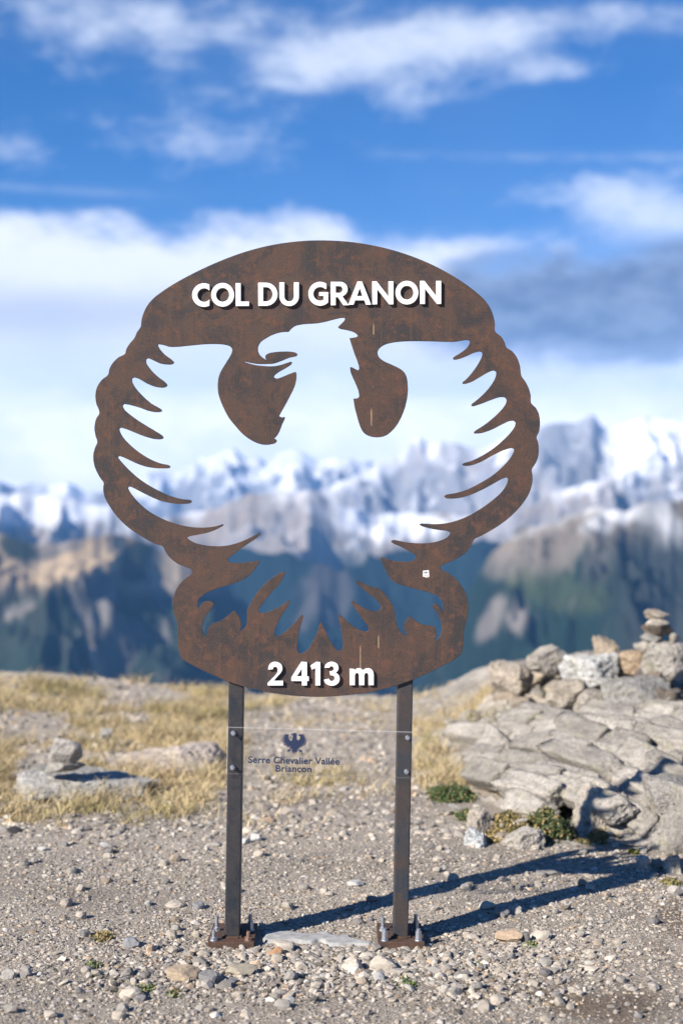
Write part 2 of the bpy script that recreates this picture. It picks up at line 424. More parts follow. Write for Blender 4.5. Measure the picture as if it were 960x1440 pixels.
# nearer snowy ridges
def ridge_patch(c, P, SS, X, Y, Z, n1, n2, Q):
    k = zone(P, Q, 420, 760, 60, 90, n2, 0.5, 20) * 0.6
    c = lay(c, k, (0.24, 0.215, 0.20))
    c = lay(c, zone(P, Q, 540, 738, 90, 20, n1, 0.5, 4) * 0.85, (0.64, 0.65, 0.69))       # snow shelf in the middle
    c = lay(c, zone(P, Q, 60, 716, 110, 24, n1, 0.6) * 0.8, (0.64, 0.65, 0.69))
    c = lay(c, sst(P, 640, 720) * sst(n1 + 0.6 * n2 + (Q - 705) / 90.0, -0.12, 0.25) * 0.8, (0.22, 0.21, 0.215))
    return c
mountain('snowy_ridge', [(-420, 690), (-150, 684), (0, 694), (70, 694), (140, 706), (200, 728), (250, 726), (300, 712), (360, 698), (430, 690), (470, 702), (520, 724), (560, 722), (620, 716), (680, 722),
         (720, 718), (760, 702), (810, 684), (860, 672), (900, 686), (960, 690), (1100, 670), (1380, 660)], 7600, 2500, 0.50, 23, 11, 330, 380,
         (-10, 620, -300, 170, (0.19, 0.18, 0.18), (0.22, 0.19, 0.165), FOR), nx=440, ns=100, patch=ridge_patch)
# valley side that closes the view in the middle
def valley_patch(c, P, SS, X, Y, Z, n1, n2, Q):
    k = zone(P, Q, 450, 835, 60, 50, n1, 1.0, 70) * 0.4
    return lay(c, k, (0.13, 0.11, 0.11))
mountain('valley_side', [(-420, 800), (0, 790), (150, 800), (260, 785), (330, 768), (400, 776), (480, 800), (540, 782), (600, 768), (680, 762), (760, 770), (960, 780), (1380, 800)],
         6100, 2300, 0.46, 31, 8, 260, 360,
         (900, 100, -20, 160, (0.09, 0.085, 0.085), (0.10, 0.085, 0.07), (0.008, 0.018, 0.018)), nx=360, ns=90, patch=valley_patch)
# right-hand slope: snow dusted brown shoulder above green woods
def right_patch(c, P, SS, X, Y, Z, n1, n2, Q):
    k = sst(n1 + 0.35 * n2, 0.30, 0.5) * sst(Q, 790, 830) * (1 - sst(P, 830, 900)) * 0.45      # pale scree streaks among the trees
    c = lay(c, k, (0.22, 0.19, 0.17))
    c = lay(c, zone(P, Q, 728, 866, 15, 22, n2, 0.4, 20) * 0.7, (0.27, 0.24, 0.22))
    c = lay(c, zone(P, Q, 690, 870, 14, 40, n2, 0.6, 30) * 0.5, (0.30, 0.26, 0.24))
    c = lay(c, zone(P, Q, 760, 775, 95, 34, n1, 0.7, -14) * 0.5, (0.20, 0.17, 0.14))
    c = lay(c, zone(P, Q, 790, 835, 80, 26, n1, 0.7, 10) * 0.5, (0.055, 0.07, 0.03))
    c = lay(c, sst(P, 840, 900) * sst(Q, 745, 790) * 0.75, (0.035, 0.04, 0.04))  # darkened right flank: the slope's shade is painted into its colour
    snow = sst(1.9 * n1 + 0.9 * n2 - (Q - 726) / 60.0, -0.2, 0.9)
    return lay(c, snow * 0.6 * sst(n2 + 0.4 * n1, -0.35, 0.25), (0.62, 0.63, 0.66))
mountain('right_forest_slope', [(-420, 1500), (480, 1120), (560, 1000), (600, 940), (640, 868), (668, 812), (695, 772), (735, 748), (780, 726), (830, 712), (880, 716), (960, 702), (1100, 676), (1380, 650)],
         4300, 1700, 0.52, 41, 14, 230, 300,
         (900, 100, -70, 140, (0.10, 0.092, 0.088), (0.105, 0.088, 0.066), (0.010, 0.022, 0.016)), nx=360, ns=120, x0=400, patch=right_patch, Dskew=-0.25)
# left-hand slope: pale alpine meadow spur above dark woods
def left_patch(c, P, SS, X, Y, Z, n1, n2, Q):
    c = lay(c, sst(Q, 752, 790) * sst(n1 + n2, -0.4, 0.2) * 0.5, FOR)
    c = lay(c, zone(P, Q, 130, 785, 120, 24, n1, 0.6, -14) * 0.9, (0.36, 0.27, 0.17))
    c = lay(c, zone(P, Q, 55, 800, 60, 16, n1, 0.6, 8) * 0.8, (0.34, 0.26, 0.17))
    c = lay(c, zone(P, Q, 194, 792, 32, 40, n2, 0.45, 12) * 0.95, FOR)
    c = lay(c, zone(P, Q, 25, 770, 34, 16, n2, 0.5, 25) * 0.9, FOR)
    c = lay(c, zone(P, Q, 235, 800, 26, 36, n1, 0.5) * 0.7, (0.33, 0.27, 0.20))
    c = lay(c, zone(P, Q, 212, 832, 42, 16, n2, 0.6, 5) * 0.7, (0.30, 0.25, 0.19))
    low = sst(Q, 822, 845)
    c = lay(c, low * 0.9, FOR)
    k = sst(n1 + 0.25 * n2, 0.24, 0.42) * low * 0.5
    c = lay(c, k, (0.22, 0.19, 0.175))
    c = lay(c, zone(P, Q, 138, 935, 9, 34, n2, 0.3, -18) * 0.9, (0.36, 0.28, 0.22))
    c = lay(c, zone(P, Q, 140, 865, 24, 44, n1, 0.9, 15) * 0.5, (0.30, 0.28, 0.27))
    c = lay(c, zone(P, Q, 25, 858, 30, 10, n1, 0.5, -30) * 0.6, (0.28, 0.25, 0.23))
    return c
mountain('left_meadow_slope', [(-420, 700), (-200, 716), (-60, 738), (0, 750), (50, 766), (110, 762), (160, 750), (190, 756), (240, 778), (290, 812), (340, 850), (400, 920), (460, 1000), (540, 1150), (900, 1500)],
         4600, 2000, 0.50, 52, 8, 170, 320,
         (900, 100, -400, 160, (0.20, 0.17, 0.15), (0.24, 0.185, 0.13), FOR), nx=360, ns=120, x1=700, patch=left_patch, Dskew=0.3)

# ------------------------------------------------------------------ near ground
def crest_z(x):
    return -0.11 + 0.19 * sst(-x, 0.4, 3.0) + 0.10 * sst(x, 0.3, 2.0)

def ground_z(x, y):
    x = np.asarray(x, float); y = np.asarray(y, float)
    near = np.exp(-((np.abs(x) / 14.0) ** 4)) * np.exp(-((np.maximum(y - 10, 0) / 12.0) ** 2))
    z = near * (0.018 * fbm(x * 0.9, y * 0.9, None, 4, 5) + 0.006 * fbm(x * 6, y * 6, None, 3, 6) + 0.004 * fbm(x * 22, y * 22, None, 3, 8))
    z = z + near * sst(y, 7.0, 8.5) * 0.035 * fbm(x * 1.6, y * 1.6, None, 3, 15)
    z = z + sst(y, 6.5, 12.0) * crest_z(np.clip(x, -4, 4))
    s = np.maximum(0, y - 11.4 - 0.6 * fbm(x * 0.25, 0 * x, None, 2, 3))
    z = z - 0.1 * s * s / (1 + s / 3.2)
    side = np.maximum(0, np.abs(x) - 9.0)
    z = z - 0.02 * side * side / (1 + side / 8)
    back = np.maximum(0, -y - 6)
    z = z - 0.01 * back * back / (1 + back / 8)
    # keep the footing level
    k = np.exp(-(((x - 0.0) / 0.75) ** 4) - (((y - 4.85) / 0.35) ** 4))
    return np.maximum(z * (1 - k) + k * (-0.012), -1150 + 0 * z)

def to_px(x, y, z=0.0):
    return 480 + F * x / y, 720 - F * (z - CAMZ) / y

def grass_mask(x, y):
    yy = np.maximum(y, 0.5)
    px, py = to_px(x, yy, ground_z(x, y))
    n = fbm(x * 1.3, y * 1.3, None, 4, 77)
    n2 = fbm(x * 4.0, y * 4.0, None, 3, 78)
    front = 1148 + 26 * n2 - 30 * sst(px, 210, 330) - 16 * sst(px, 330, 420)
    left = (1 - sst(py, front - 16, front + 10)) * (1 - sst(px, 300 + 30 * n2, 350 + 30 * n2)) * sst(py, 948, 960)
    left = left * sst(n + 0.25 * n2, -0.42, -0.10)
    bare = (1 - sst(py, 985, 1018)) * sst(fbm(x * 1.1, y * 3.2, None, 4, 79), -0.15, 0.2) * 0.5
    left = left * (1 - bare)
    midp = sst(py, 972, 980) * (1 - sst(py, 1012 + 12 * n2, 1030 + 12 * n2)) * sst(px, 290, 330) * (1 - sst(px, 560, 640)) * sst(n + .4 * n2, 0.05, 0.4) * 0.45
    brown = np.exp(-((px - 460) / 70) ** 2 - ((py - 1100) / 20) ** 2) * sst(n2, -.2, .2) * 0.5 + np.exp(-((px - 350) / 60) ** 2 - ((py - 1125) / 26) ** 2) * sst(n2, -.3, .2) * .5
    right = sst(px, 572, 596) * (1 - sst(px, 672 + 14 * n2, 700 + 14 * n2)) * sst(py, 1000, 1025) * (1 - sst(py, 1090 + 20 * n2, 1112 + 20 * n2)) * sst(n2 + n, -0.9, -0.3) * 1.3
    m = np.clip(left + midp + brown + right, 0, 1)
    return np.where(y > 2.0, m, 0)

def axis(lo, hi, step, far_lo, far_hi):
    a = list(np.arange(lo, hi + 1e-6, step))
    g, d = [], step
    x = hi
    while x < far_hi: d *= 1.22; x += d; g.append(x)
    h, d, x = [], step, lo
    while x > far_lo: d *= 1.22; x -= d; h.append(x)
    return np.array(h[::-1] + a + g)
def soil_at(x, y):
    n = fbm(x * 1.7, y * 1.7, None, 5, 31, 0.6) + 0.5 * fbm(x * 6, y * 6, None, 4, 33, 0.6)
    a = np.exp(-((x + 1.0) / 0.55) ** 2 - ((y - 4.55) / 0.55) ** 2) + np.exp(-((x - 0.72) / 0.45) ** 2 - ((y - 4.35) / 0.35) ** 2) + 0.8 * np.exp(-((x - 1.35) / 0.35) ** 2 - ((y - 5.1) / 0.5) ** 2)
    a = a + 0.5 * np.exp(-((x + 0.05) / 0.3) ** 2 - ((y - 7.6) / 0.4) ** 2) + 0.55 * np.exp(-((x + .25) / 0.3) ** 2 - ((y - 4.3) / 0.12) ** 2)
    return sst(n * 0.9 + 0.75 * a - 0.55, -0.15, 0.5)
gx = axis(-3.4, 3.4, 0.035, -9000, 9000); gy = axis(3.7, 13.0, 0.035, -3000, 4000)
GX, GY = np.meshgrid(gx, gy)
GZ = ground_z(GX, GY)
gm = grass_mask(GX, GY)
soil = soil_at(GX, GY)
gc = (1 - soil)[..., None] * np.array((0.322, 0.280, 0.232)) + soil[..., None] * np.array((0.195, 0.152, 0.115))
gc = gc * (1 - gm[..., None]) + gm[..., None] * np.array((0.31, 0.235, 0.125))
farm = sst(np.hypot(GX, GY), 40, 120)[..., None]
gc = gc * (1 + 0.22 * sst(GY, 6.3, 7.5))[..., None]
gc = gc * (1 - farm) + farm * np.array((0.10, 0.09, 0.05))
gc = gc * (1 + 0.20 * fbm(GX * 12, GY * 12, None, 4, 91)[..., None] + 0.34 * fbm(GX * 1.1, GY * 2.4, None, 5, 92)[..., None])

def grit(t, col, co):
    v = t.new('ShaderNodeTexVoronoi'); v.inputs['Scale'].default_value = 210; t.l.new(co, v.inputs['Vector'])
    c = t.mix(0.55, col, t.mix(1.0, col, t.ramp(v.outputs['Color'], [(0.0, (0.35,) * 3), (1.0, (1.75,) * 3)]), 'MULTIPLY'))
    return c
M_ground = attr_mat('gravelly_soil', 0.95, 90, 0.6, 1.0, 0.014, 0.2, grit)
tag(put('ground', np_mesh('ground', np.stack([GX, GY, GZ], -1).reshape(-1, 3), grid_faces(*GX.shape), np.clip(gc, 0.01, 0.8).reshape(-1, 3), True), M_ground), kind='structure')

# ------------------------------------------------------------------ rock tools
_ico = {}
def ico(sub):
    if sub not in _ico:
        bm = bmesh.new(); bmesh.ops.create_icosphere(bm, subdivisions=sub, radius=1.0)
        bm.verts.ensure_lookup_table()
        v = np.array([x.co[:] for x in bm.verts]); f = np.array([[a.index for a in q.verts] for q in bm.faces]); bm.free()
        _ico[sub] = (v / np.linalg.norm(v, axis=1, keepdims=True), f)
    return _ico[sub]

def rock_shape(seed, sub=4, planes=13, rough=0.05, flat=0.0):
    g = np.random.default_rng(seed)
    v, f = ico(sub)
    n = g.normal(size=(planes, 3)); n /= np.linalg.norm(n, axis=1, keepdims=True)
    n = np.vstack([n, [[0, 0, 1], [0, 0, -1]]]); d = g.uniform(0.55, 0.95, len(n)); d[-2:] = (0.72 + 0.2 * g.random(), 0.72)
    if flat:
        n[-2] = (0.10 * g.normal(), 0.10 * g.normal(), 1); n[-2] /= np.linalg.norm(n[-2])
    dots = v @ n.T
    q = np.where(dots > 0.02, d[None] / np.maximum(dots, 0.02), 9.0)
    r = np.minimum(np.min(q, axis=1), 1.15)
    # soften the edges a little by blending with the second-nearest plane
    q2 = np.sort(q, axis=1)[:, 1]; r = r - 0.018 * np.exp(-(q2 - r) / 0.03)
    p = v * r[:, None]
    o = g.uniform(-50, 50, 3)
    nz = fbm(p[:, 0] * 2.2 + o[0], p[:, 1] * 2.2 + o[1], p[:, 2] * 2.2 + o[2], 5, seed, 0.55)
    nz2 = fbm(p[:, 0] * 7 + o[1], p[:, 1] * 7 + o[2], p[:, 2] * 9 + o[0], 3, seed + 5, 0.6)
    nz3 = fbm(p[:, 0] * 4 + o[2], p[:, 1] * 4 + o[0], p[:, 2] * 14 + o[1], 4, seed + 9, 0.6)          # bedding
    p = p * (1 + rough * 1.7 * nz + rough * 0.8 * nz2 + rough * 0.9 * np.abs(nz3))[:, None]
    lo, hi = p.min(0), p.max(0)
    return (p - (lo + hi) / 2) / (hi - lo), f, nz, nz2          # unit box centred on 0

def lichen(t, col, co):
    n = t.noise(co, 9, 5, 0.6); n2 = t.noise(co, 23, 5, 0.65); n3 = t.noise(co, 150, 4, 0.6)
    c = t.mix(t.m('MULTIPLY', t.smooth(n, 0.54, 0.66), 0.35), col, (0.33, 0.32, 0.20))
    c = t.mix(t.m('MULTIPLY', t.smooth(t.noise(co, 62, 5, 0.7), 0.54, 0.63), 0.7), c, (0.085, 0.078, 0.068))
    c = t.mix(t.m('MULTIPLY', t.smooth(t.noise(co, 31, 6, 0.7), 0.58, 0.66), 0.55), c, (0.50, 0.48, 0.44))
    c = t.mix(t.m('MULTIPLY', t.smooth(n2, 0.60, 0.72), 0.55), c, (0.10, 0.095, 0.085))
    return t.mix(t.m('MULTIPLY', t.smooth(n3, 0.60, 0.75), 0.5), c, (0.46, 0.44, 0.41))
M_rock = attr_mat('lichen_rock', 0.92, 46, 0.55, 1.0, 0.022, 0.2, lichen)
M_stone = attr_mat('loose_stone', 0.9, 90, 0.3, 0.5, 0.003, 0.25)
GREY, PALE, TAN, DARK, WHT, ORA = (0.30, 0.278, 0.25), (0.40, 0.355, 0.30), (0.36, 0.30, 0.235), (0.14, 0.115, 0.095), (0.42, 0.41, 0.39), (0.35, 0.275, 0.195)

def rock(name, label, cat, box_px, d, depth, seed, col, sub=5, rough=0.075, planes=14, yaw=0.0, tilt=0.0, group=None, parent=None, mat=None, sink=0.0, flat=0.0, lean=0.0):
    """a boulder that spans box_px = (px0, py0, px1, py1) when its middle lies at depth d"""
    x0, y0, x1, y1 = box_px
    cx, cy, cz = pxw((x0 + x1) / 2, (y0 + y1) / 2, d)
    w, h = (x1 - x0) / F * d, (y1 - y0) / F * d
    p, f, nz, nz2 = rock_shape(seed, sub, planes, rough, flat)
    p = p * np.array([w, depth, h + sink]); p[:, 2] -= sink / 2
    M = np.array((Matrix.Rotation(R(yaw), 3, 'Z') @ Matrix.Rotation(R(tilt), 3, 'Y') @ Matrix.Rotation(R(lean), 3, 'X')))
    p = p @ M.T
    c = np.array(col) * (1 + 0.4 * nz + 0.45 * nz2)[:, None] * (1 + 0.10 * np.random.default_rng(seed).normal()) * (1 + np.array([1, 0, -1]) * 0.025 * np.random.default_rng(seed + 1).normal())
    me = np_mesh(name, p, f, np.clip(c, 0.02, 0.7), False)
    o = bpy.data.objects.new(name, me); COL.objects.link(o); me.materials.append(mat or M_rock)
    o.location = (cx, cy, cz)
    if parent is not None:
        o.parent = parent; o.location = Vector((cx, cy, cz)) - parent.location
    tag(o, label, cat, group)
    return o

# ------------------------------------------------------------------ bedrock outcrop on the right
def front_y(x):
    return np.interp(x, [0.2, 0.45, 0.52, 0.66, 0.8, 1.05, 1.3, 1.6, 2.2, 3.5, 6.0], [8.3, 7.7, 6.75, 6.45, 6.25, 6.18, 6.1, 5.95, 5.75, 5.5, 5.2])
def crest_h(x):
    return np.interp(x, [0.0, 0.3, 0.65, 0.85, 1.05, 1.25, 1.5, 1.8, 2.2, 3.0, 4.5, 6.0, 7.0], [-0.10, -0.03, 0.06, 0.14, 0.25, 0.34, 0.38, 0.42, 0.45, 0.55, 0.6, 0.4, -0.1])
def outcrop_z(x, y, detail=True):
    x = np.asarray(x, float); y = np.asarray(y, float)
    wx = x + 0.10 * fbm(x * 1.5, y * 1.5, None, 4, 201); wy = y + 0.22 * fbm(x * 1.3 + 7, y * 1.3, None, 4, 202)
    yf = front_y(wx); yc = 9.3 + 0 * x
    p = np.clip((wy - yf) / (yc - yf), -2, 4)
    H = crest_h(wx)
    prof = np.where(p < 1, 0.34 * sst(p, -0.02, 0.16) + 0.66 * np.clip(p, 0, 1) ** 1.05, 1 - 0.45 * (p - 1) - 0.5 * np.clip(p - 1.6, 0, 9) ** 2)
    z = H * prof + ground_z(x, y) - 0.12 * (1 - sst(p, -0.06, 0.02)) - 0.25 * (1 - sst(x, 0.18, 0.42))
    if detail:
        # steep bedding: plates that strike towards the viewer and break along cross joints
        q = 0.93 * wx + 0.37 * wy + 0.05 * fbm(x * 2.5, y * 2.5, None, 4, 203); st = -0.37 * wx + 0.93 * wy
        on = sst(p, 0.01, 0.07) * (1 - sst(p, 1.3, 1.8)) * sst(x, 0.45, 0.75)
        def plates(f, seed, jl, w):
            t = q * f; i = np.floor(t); fr = t - i
            jt = st * jl + 9 * _hash(i, 0 * i, 0 * i, seed); jc = np.floor(jt); jf = jt - jc
            h = _hash(i, jc, 0 * i, seed + 1)
            half = np.minimum(fr, 1 - fr) / f                                     # metres to the nearest parting
            taper = 0.35 + 0.65 * sst(np.minimum(jf, 1 - jf), 0.0, 0.22)
            gr = np.exp(-(half / (w * (0.7 + 0.6 * vnoise(q * 3, st * 2.2, None, seed + 4)))) ** 2) * taper
            joint = np.exp(-((np.minimum(jf, 1 - jf) / jl) / 0.014) ** 2) * (h > 0.45)
            return 0.75 * (h - 0.5) + 0.5 * (fr - 0.5) * (1 if seed % 2 else -1) - 1.0 * gr - 0.6 * joint, np.maximum(gr, joint)
        zone_ = sst(fbm(x * 0.9, y * 0.9, None, 3, 205), -0.5, -0.05)
        v1, g1 = plates(6.0, 11, 1.5, 0.020); v2, g2 = plates(2.1, 17, 1.0, 0.030); v3, g3 = plates(13.0, 23, 2.6, 0.010)
        z = z + on * (0.070 * v1 * zone_ + 0.085 * v2 + 0.014 * v3 * zone_)
        z = z + on * (0.030 * fbm(x * 3, y * 3, None, 4, 208) + 0.020 * ridged(x * 8, y * 8, 4, 209) + 0.016 * fbm(x * 24, y * 24, None, 4, 210))
        z = z - 0.06 * on * sst(p, 0.06, 0.14) * (1 - sst(p, 0.62, 0.75))
        outcrop_z.groove = on * np.maximum(g1 * zone_, g2)
    return z
ox = np.concatenate([np.arange(0.15, 2.9, 0.013), np.arange(2.9, 4.6, 0.03)]); oy = np.concatenate([np.arange(5.3, 10.4, 0.0125), np.arange(10.4, 12.6, 0.03)])
OX, OY = np.meshgrid(ox, oy); OZ = outcrop_z(OX, OY); GROOVE = outcrop_z.groove
rk = fbm(OX * 2.0, OY * 2.0, None, 5, 221); rk2 = fbm(OX * 7, OY * 7, None, 4, 222)
oc = np.array((0.33, 0.302, 0.265)) * (1 + 0.35 * rk + 0.6 * rk2)[..., None]
tanm = sst(fbm(OX * 1.2, OY * 1.2, None, 4, 223), 0.05, 0.4)[..., None] * 0.3
oc = oc * (1 - tanm) + tanm * np.array((0.36, 0.28, 0.20))
# moss and soil lodged in hollows of the strata (their own map, not shade)
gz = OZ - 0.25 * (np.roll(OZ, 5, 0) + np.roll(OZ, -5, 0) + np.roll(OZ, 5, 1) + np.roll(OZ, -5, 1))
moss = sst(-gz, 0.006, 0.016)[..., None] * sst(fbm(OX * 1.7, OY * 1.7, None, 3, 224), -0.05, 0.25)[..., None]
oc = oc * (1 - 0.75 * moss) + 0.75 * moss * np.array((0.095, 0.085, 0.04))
lodged = (sst(GROOVE, 0.45, 0.8) * sst(fbm(OX * 2.4, OY * 2.4, None, 4, 226), -0.35, 0.1))[..., None] * 0.85   # soil and moss lodged in the partings
mossy = sst(fbm(OX * 1.3, OY * 1.3, None, 3, 227), 0.0, 0.3)[..., None]
oc = oc * (1 - lodged) + lodged * (np.array((0.075, 0.058, 0.040)) * (1 - mossy) + mossy * np.array((0.075, 0.080, 0.028)))
tag(put('rock_outcrop', np_mesh('rock_outcrop', np.stack([OX, OY, OZ], -1).reshape(-1, 3), grid_faces(*OX.shape), np.clip(oc, 0.02, 0.6).reshape(-1, 3), False), M_rock), kind='structure')

def surf_z(x, y):
    z = ground_z(x, y)
    inside = (np.asarray(x) > 0.17) & (np.asarray(x) < 4.5) & (np.asarray(y) > 5.35) & (np.asarray(y) < 12.5)
    return np.where(inside, np.maximum(z, outcrop_z(x, y)), z)

def hit(px, py):
    """where the line of sight through a pixel meets the near ground"""
    d = np.arange(3.6, 14, 0.01); x = (px - 480) / F * d; z = CAMZ + (720 - py) / F * d
    s = surf_z(x, d); k = np.argmax(s >= z)
    return float(x[k]), float(d[k]), float(s[k])
# BOULDERS (see below) -------------------------------------------------
ROCKS = [
 # name, label, category, box, d, depth, seed, colour, opts
 ('boulder', 'large pale grey angular boulder on top of the right outcrop', 'boulder', (792, 915, 862, 972), 8.7, .34, 3, WHT, dict(sub=5, planes=9)),
 ('boulder', 'long tan flat slab on the outcrop skyline left of the white boulder', 'boulder', (742, 905, 806, 938), 9.0, .34, 4, PALE, dict(flat=1)),
 ('boulder', 'rounded pale block at the left end of the rocky skyline', 'boulder', (692, 929, 742, 968), 9.2, .34, 5, PALE, {}),
 ('boulder', 'upright tan slab poking above the skyline between white boulder and cairn', 'boulder', (832, 896, 872, 928), 9.0, .22, 26, TAN, dict(tilt=18)),
 ('boulder', 'brownish low rock tucked under the large pale boulder', 'boulder', (772, 953, 826, 984), 8.45, .30, 7, TAN, {}),
 ('boulder', 'small flat pale stone in front of the large pale boulder', 'boulder', (808, 966, 858, 992), 8.35, .26, 8, PALE, dict(flat=1)),
 ('boulder', 'long grey slab leaning on the outcrop below the cairn', 'boulder', (853, 948, 940, 1002), 8.2, .34, 9, GREY, dict(sub=5, tilt=10, flat=1)),
 ('boulder', 'dark brown broken block at the right end of the long slab', 'boulder', (922, 966, 968, 1004), 8.1, .24, 10, DARK, {}),
 ('boulder', 'rough grey boulder just under the stacked cairn', 'boulder', (908, 900, 966, 950), 8.5, .34, 11, GREY, dict(sub=5, rough=.09)),
 ('boulder', 'stone with orange lichen left of the cairn', 'boulder', (868, 912, 918, 938), 8.7, .26, 12, ORA, {}),
 ('boulder', 'dark jagged rock wedged below the rough grey boulder', 'boulder', (902, 936, 936, 966), 8.45, .22, 13, DARK, dict(rough=.1)),
 ('boulder', 'thin dark upright shard right of the large pale boulder', 'boulder', (893, 938, 905, 966), 8.4, .12, 14, DARK, {}),
 ('boulder', 'small grey stone between tan slab and orange lichen stone', 'boulder', (853, 918, 890, 944), 8.8, .26, 15, GREY, {}),
 ('boulder', 'squarish grey block at the picture edge above the dark crack', 'boulder', (934, 1053, 972, 1088), 6.9, .2, 16, GREY, {}),
 ('boulder', 'low grey block beside the dark crack below the squarish one', 'boulder', (922, 1076, 950, 1102), 6.75, .16, 17, GREY, {}),
 ('boulder', 'flat stone bridging the crack behind the big front boulder', 'boulder', (906, 1092, 985, 1120), 6.35, .3, 18, GREY, dict(flat=1)),
 ('boulder', 'big grey weathered boulder at the front right, beside the shadow', 'boulder', (852, 1098, 1120, 1272), 6.42, .92, 219, (.30, .275, .245), dict(sub=6, rough=.05, planes=9, sink=.10, lean=-14)),
 ('boulder', 'stepped grey boulder half in the shadow left of the big one', 'boulder', (798, 1104, 904, 1206), 6.5, .5, 225, (.31, .285, .25), dict(sub=6, rough=.11, planes=11, sink=.12, tilt=9)),
 ('boulder', 'white flat slab lying in the turf below the green shrub', 'boulder', (703, 1162, 764, 1190), 6.22, .22, 21, PALE, dict(flat=1)),
 ('boulder', 'pale wedge of rock right under the green shrub', 'boulder', (655, 1136, 700, 1172), 6.45, .22, 22, PALE, {}),
 ('boulder', 'flat pale stone at the gravel edge left of the long shadow', 'boulder', (648, 1164, 686, 1184), 6.2, .16, 25, WHT, dict(flat=1)),
 ('boulder', 'small stone at the foot of the big front boulder, left one', 'boulder', (892, 1203, 920, 1224), 5.78, .09, 27, PALE, {}),
 ('boulder', 'small stone at the foot of the big front boulder, right one', 'boulder', (930, 1202, 956, 1226), 5.76, .09, 28, PALE, {}),
 ('boulder', 'rounded small stone between two others at the big boulder foot', 'boulder', (914, 1206, 934, 1224), 5.82, .08, 29, GREY, {}),
 ('boulder', 'buried grey rock behind the grass at the middle left', 'boulder', (160, 1050, 306, 1100), 8.1, .62, 30, (.38,.32,.27), dict(sink=.1, flat=1, tilt=-9, lean=18, rough=.11)),
 ('boulder', 'white stone lying far back in the left grass', 'boulder', (142, 1022, 158, 1037), 8.9, .06, 33, WHT, dict(sink=.02)),
]
for (nm, lab, cat, bx, d, dep, seed, col, opt) in ROCKS:
    opt.setdefault('sink', 0.05)
    if d > 8:
        opt.setdefault('flat', 1); opt.setdefault('rough', .09); wx_ = (bx[2] - bx[0]) * .10; bx = (bx[0] - wx_, bx[1] + 1, bx[2] + wx_, bx[3])
    rock(nm, lab, cat, bx, d, dep, seed, col, **opt)

g = np.random.default_rng(4242)
def rubble(n, xr, yr, lo, hi, seed0, where, cond):
    k = 0
    while k < n:
        x = g.uniform(*xr); y = g.uniform(*yr)
        if not cond(x, y): continue
        w = lo + (hi - lo) * g.random() ** 2; z = float(surf_z(np.array([x]), np.array([y]))[0])
        p, f, nz, nz2 = rock_shape(seed0 + k, 3, 10, .06, float(g.random() < .6))
        p = p * np.array([w, w * g.uniform(.5, .9), w * g.uniform(.25, .55)])
        ci = g.integers(3); c = np.array([PALE, GREY, TAN][ci]) * (1 + .35 * nz + .3 * nz2)[:, None] * g.uniform(.8, 1.15)
        o = bpy.data.objects.new('rock_fragment', np_mesh('rock_fragment', p, f, np.clip(c, .02, .65), False)); COL.objects.link(o); o.data.materials.append(M_rock)
        o.location = (x, y, z + .06 * w); o.rotation_euler = (g.normal(0, .15), g.normal(0, .15), g.uniform(0, 6.28))
        lab = '%s broken rock fragment %s' % (('pale', 'grey', 'tan')[ci], where); tag(o, lab, 'rock', lab.replace('fragment', 'fragments')); k += 1
outcrop = bpy.data.objects['rock_outcrop']
def slab(seed, L, Wd, Th):
    g2 = np.random.default_rng(seed); v, f = ico(4)
    n = np.vstack([np.eye(3), -np.eye(3)]) + g2.normal(0, .13, (6, 3)); n = np.vstack([n, g2.normal(size=(3, 3))])
    n /= np.linalg.norm(n, axis=1, keepdims=True); d = np.r_[np.full(6, .62) + g2.uniform(-.06, .06, 6), g2.uniform(.72, .9, 3)]
    r = np.min(np.where(v @ n.T > .02, d[None] / np.maximum(v @ n.T, .02), 9), axis=1)
    p = v * r[:, None]; o = g2.uniform(-40, 40, 3)
    nz = fbm(p[:, 0] * 2 + o[0], p[:, 1] * 2 + o[1], p[:, 2] * 4 + o[2], 4, seed); nz2 = fbm(p[:, 0] * 6 + o[1], p[:, 1] * 6 + o[2], p[:, 2] * 16 + o[0], 4, seed + 3, .6)
    p = p * (1 + .07 * nz + .06 * nz2)[:, None]
    return p / 1.24 * np.array([L, Wd, Th]), f, nz, nz2
gs = np.random.default_rng(31)
q0, k = 0.0, 0
for q0 in np.arange(2.8, 6.0, 0.082):
    st = 4.6 + gs.uniform(0, .5)
    while st < 8.8:
        L = gs.uniform(.24, .66)
        qq = q0 + gs.normal(0, .018); ss = st + L / 2; st += L * gs.uniform(.92, 1.15)
        x = .93 * qq - .37 * ss; y = .37 * qq + .93 * ss
        if not (.76 < x < 2.3 and abs(x) < .255 * y and y > front_y(x) + .22 and y < front_y(x) + 2.2) or gs.random() < .2: continue
        e = .12; zf = lambda a, b: float(outcrop_z(np.array([a]), np.array([b]), False)[0])
        z = zf(x, y); gxx = (zf(x + e, y) - zf(x - e, y)) / (2 * e); gyy = (zf(x, y + e) - zf(x, y - e)) / (2 * e)
        nrm = Vector((-gxx, -gyy, 1)).normalized(); u = Vector((-.37 + gs.normal(0, .06), .93, 0)); u = (u - nrm * u.dot(nrm)).normalized(); w = nrm.cross(u)
        p, f, nz, nz2 = slab(5000 + k, L, gs.uniform(.10, .145), gs.uniform(.08, .14))
        if w.x < 0: w = -w; u = -u
        dip = R(gs.uniform(12, 28)); w2 = w * math.cos(dip) + nrm * math.sin(dip); n2_ = u.cross(w2)
        p = p @ np.array([u[:], w2[:], n2_[:]])
        c = np.array((.34, .312, .275)) * (1 + .35 * nz + .5 * nz2)[:, None] * gs.uniform(.74, 1.18)
        o = put('slab', np_mesh('slab', p + np.array((x, y, z + .012 + gs.normal(0, .012))), f, np.clip(c, .02, .6), True), M_rock, outcrop); k += 1
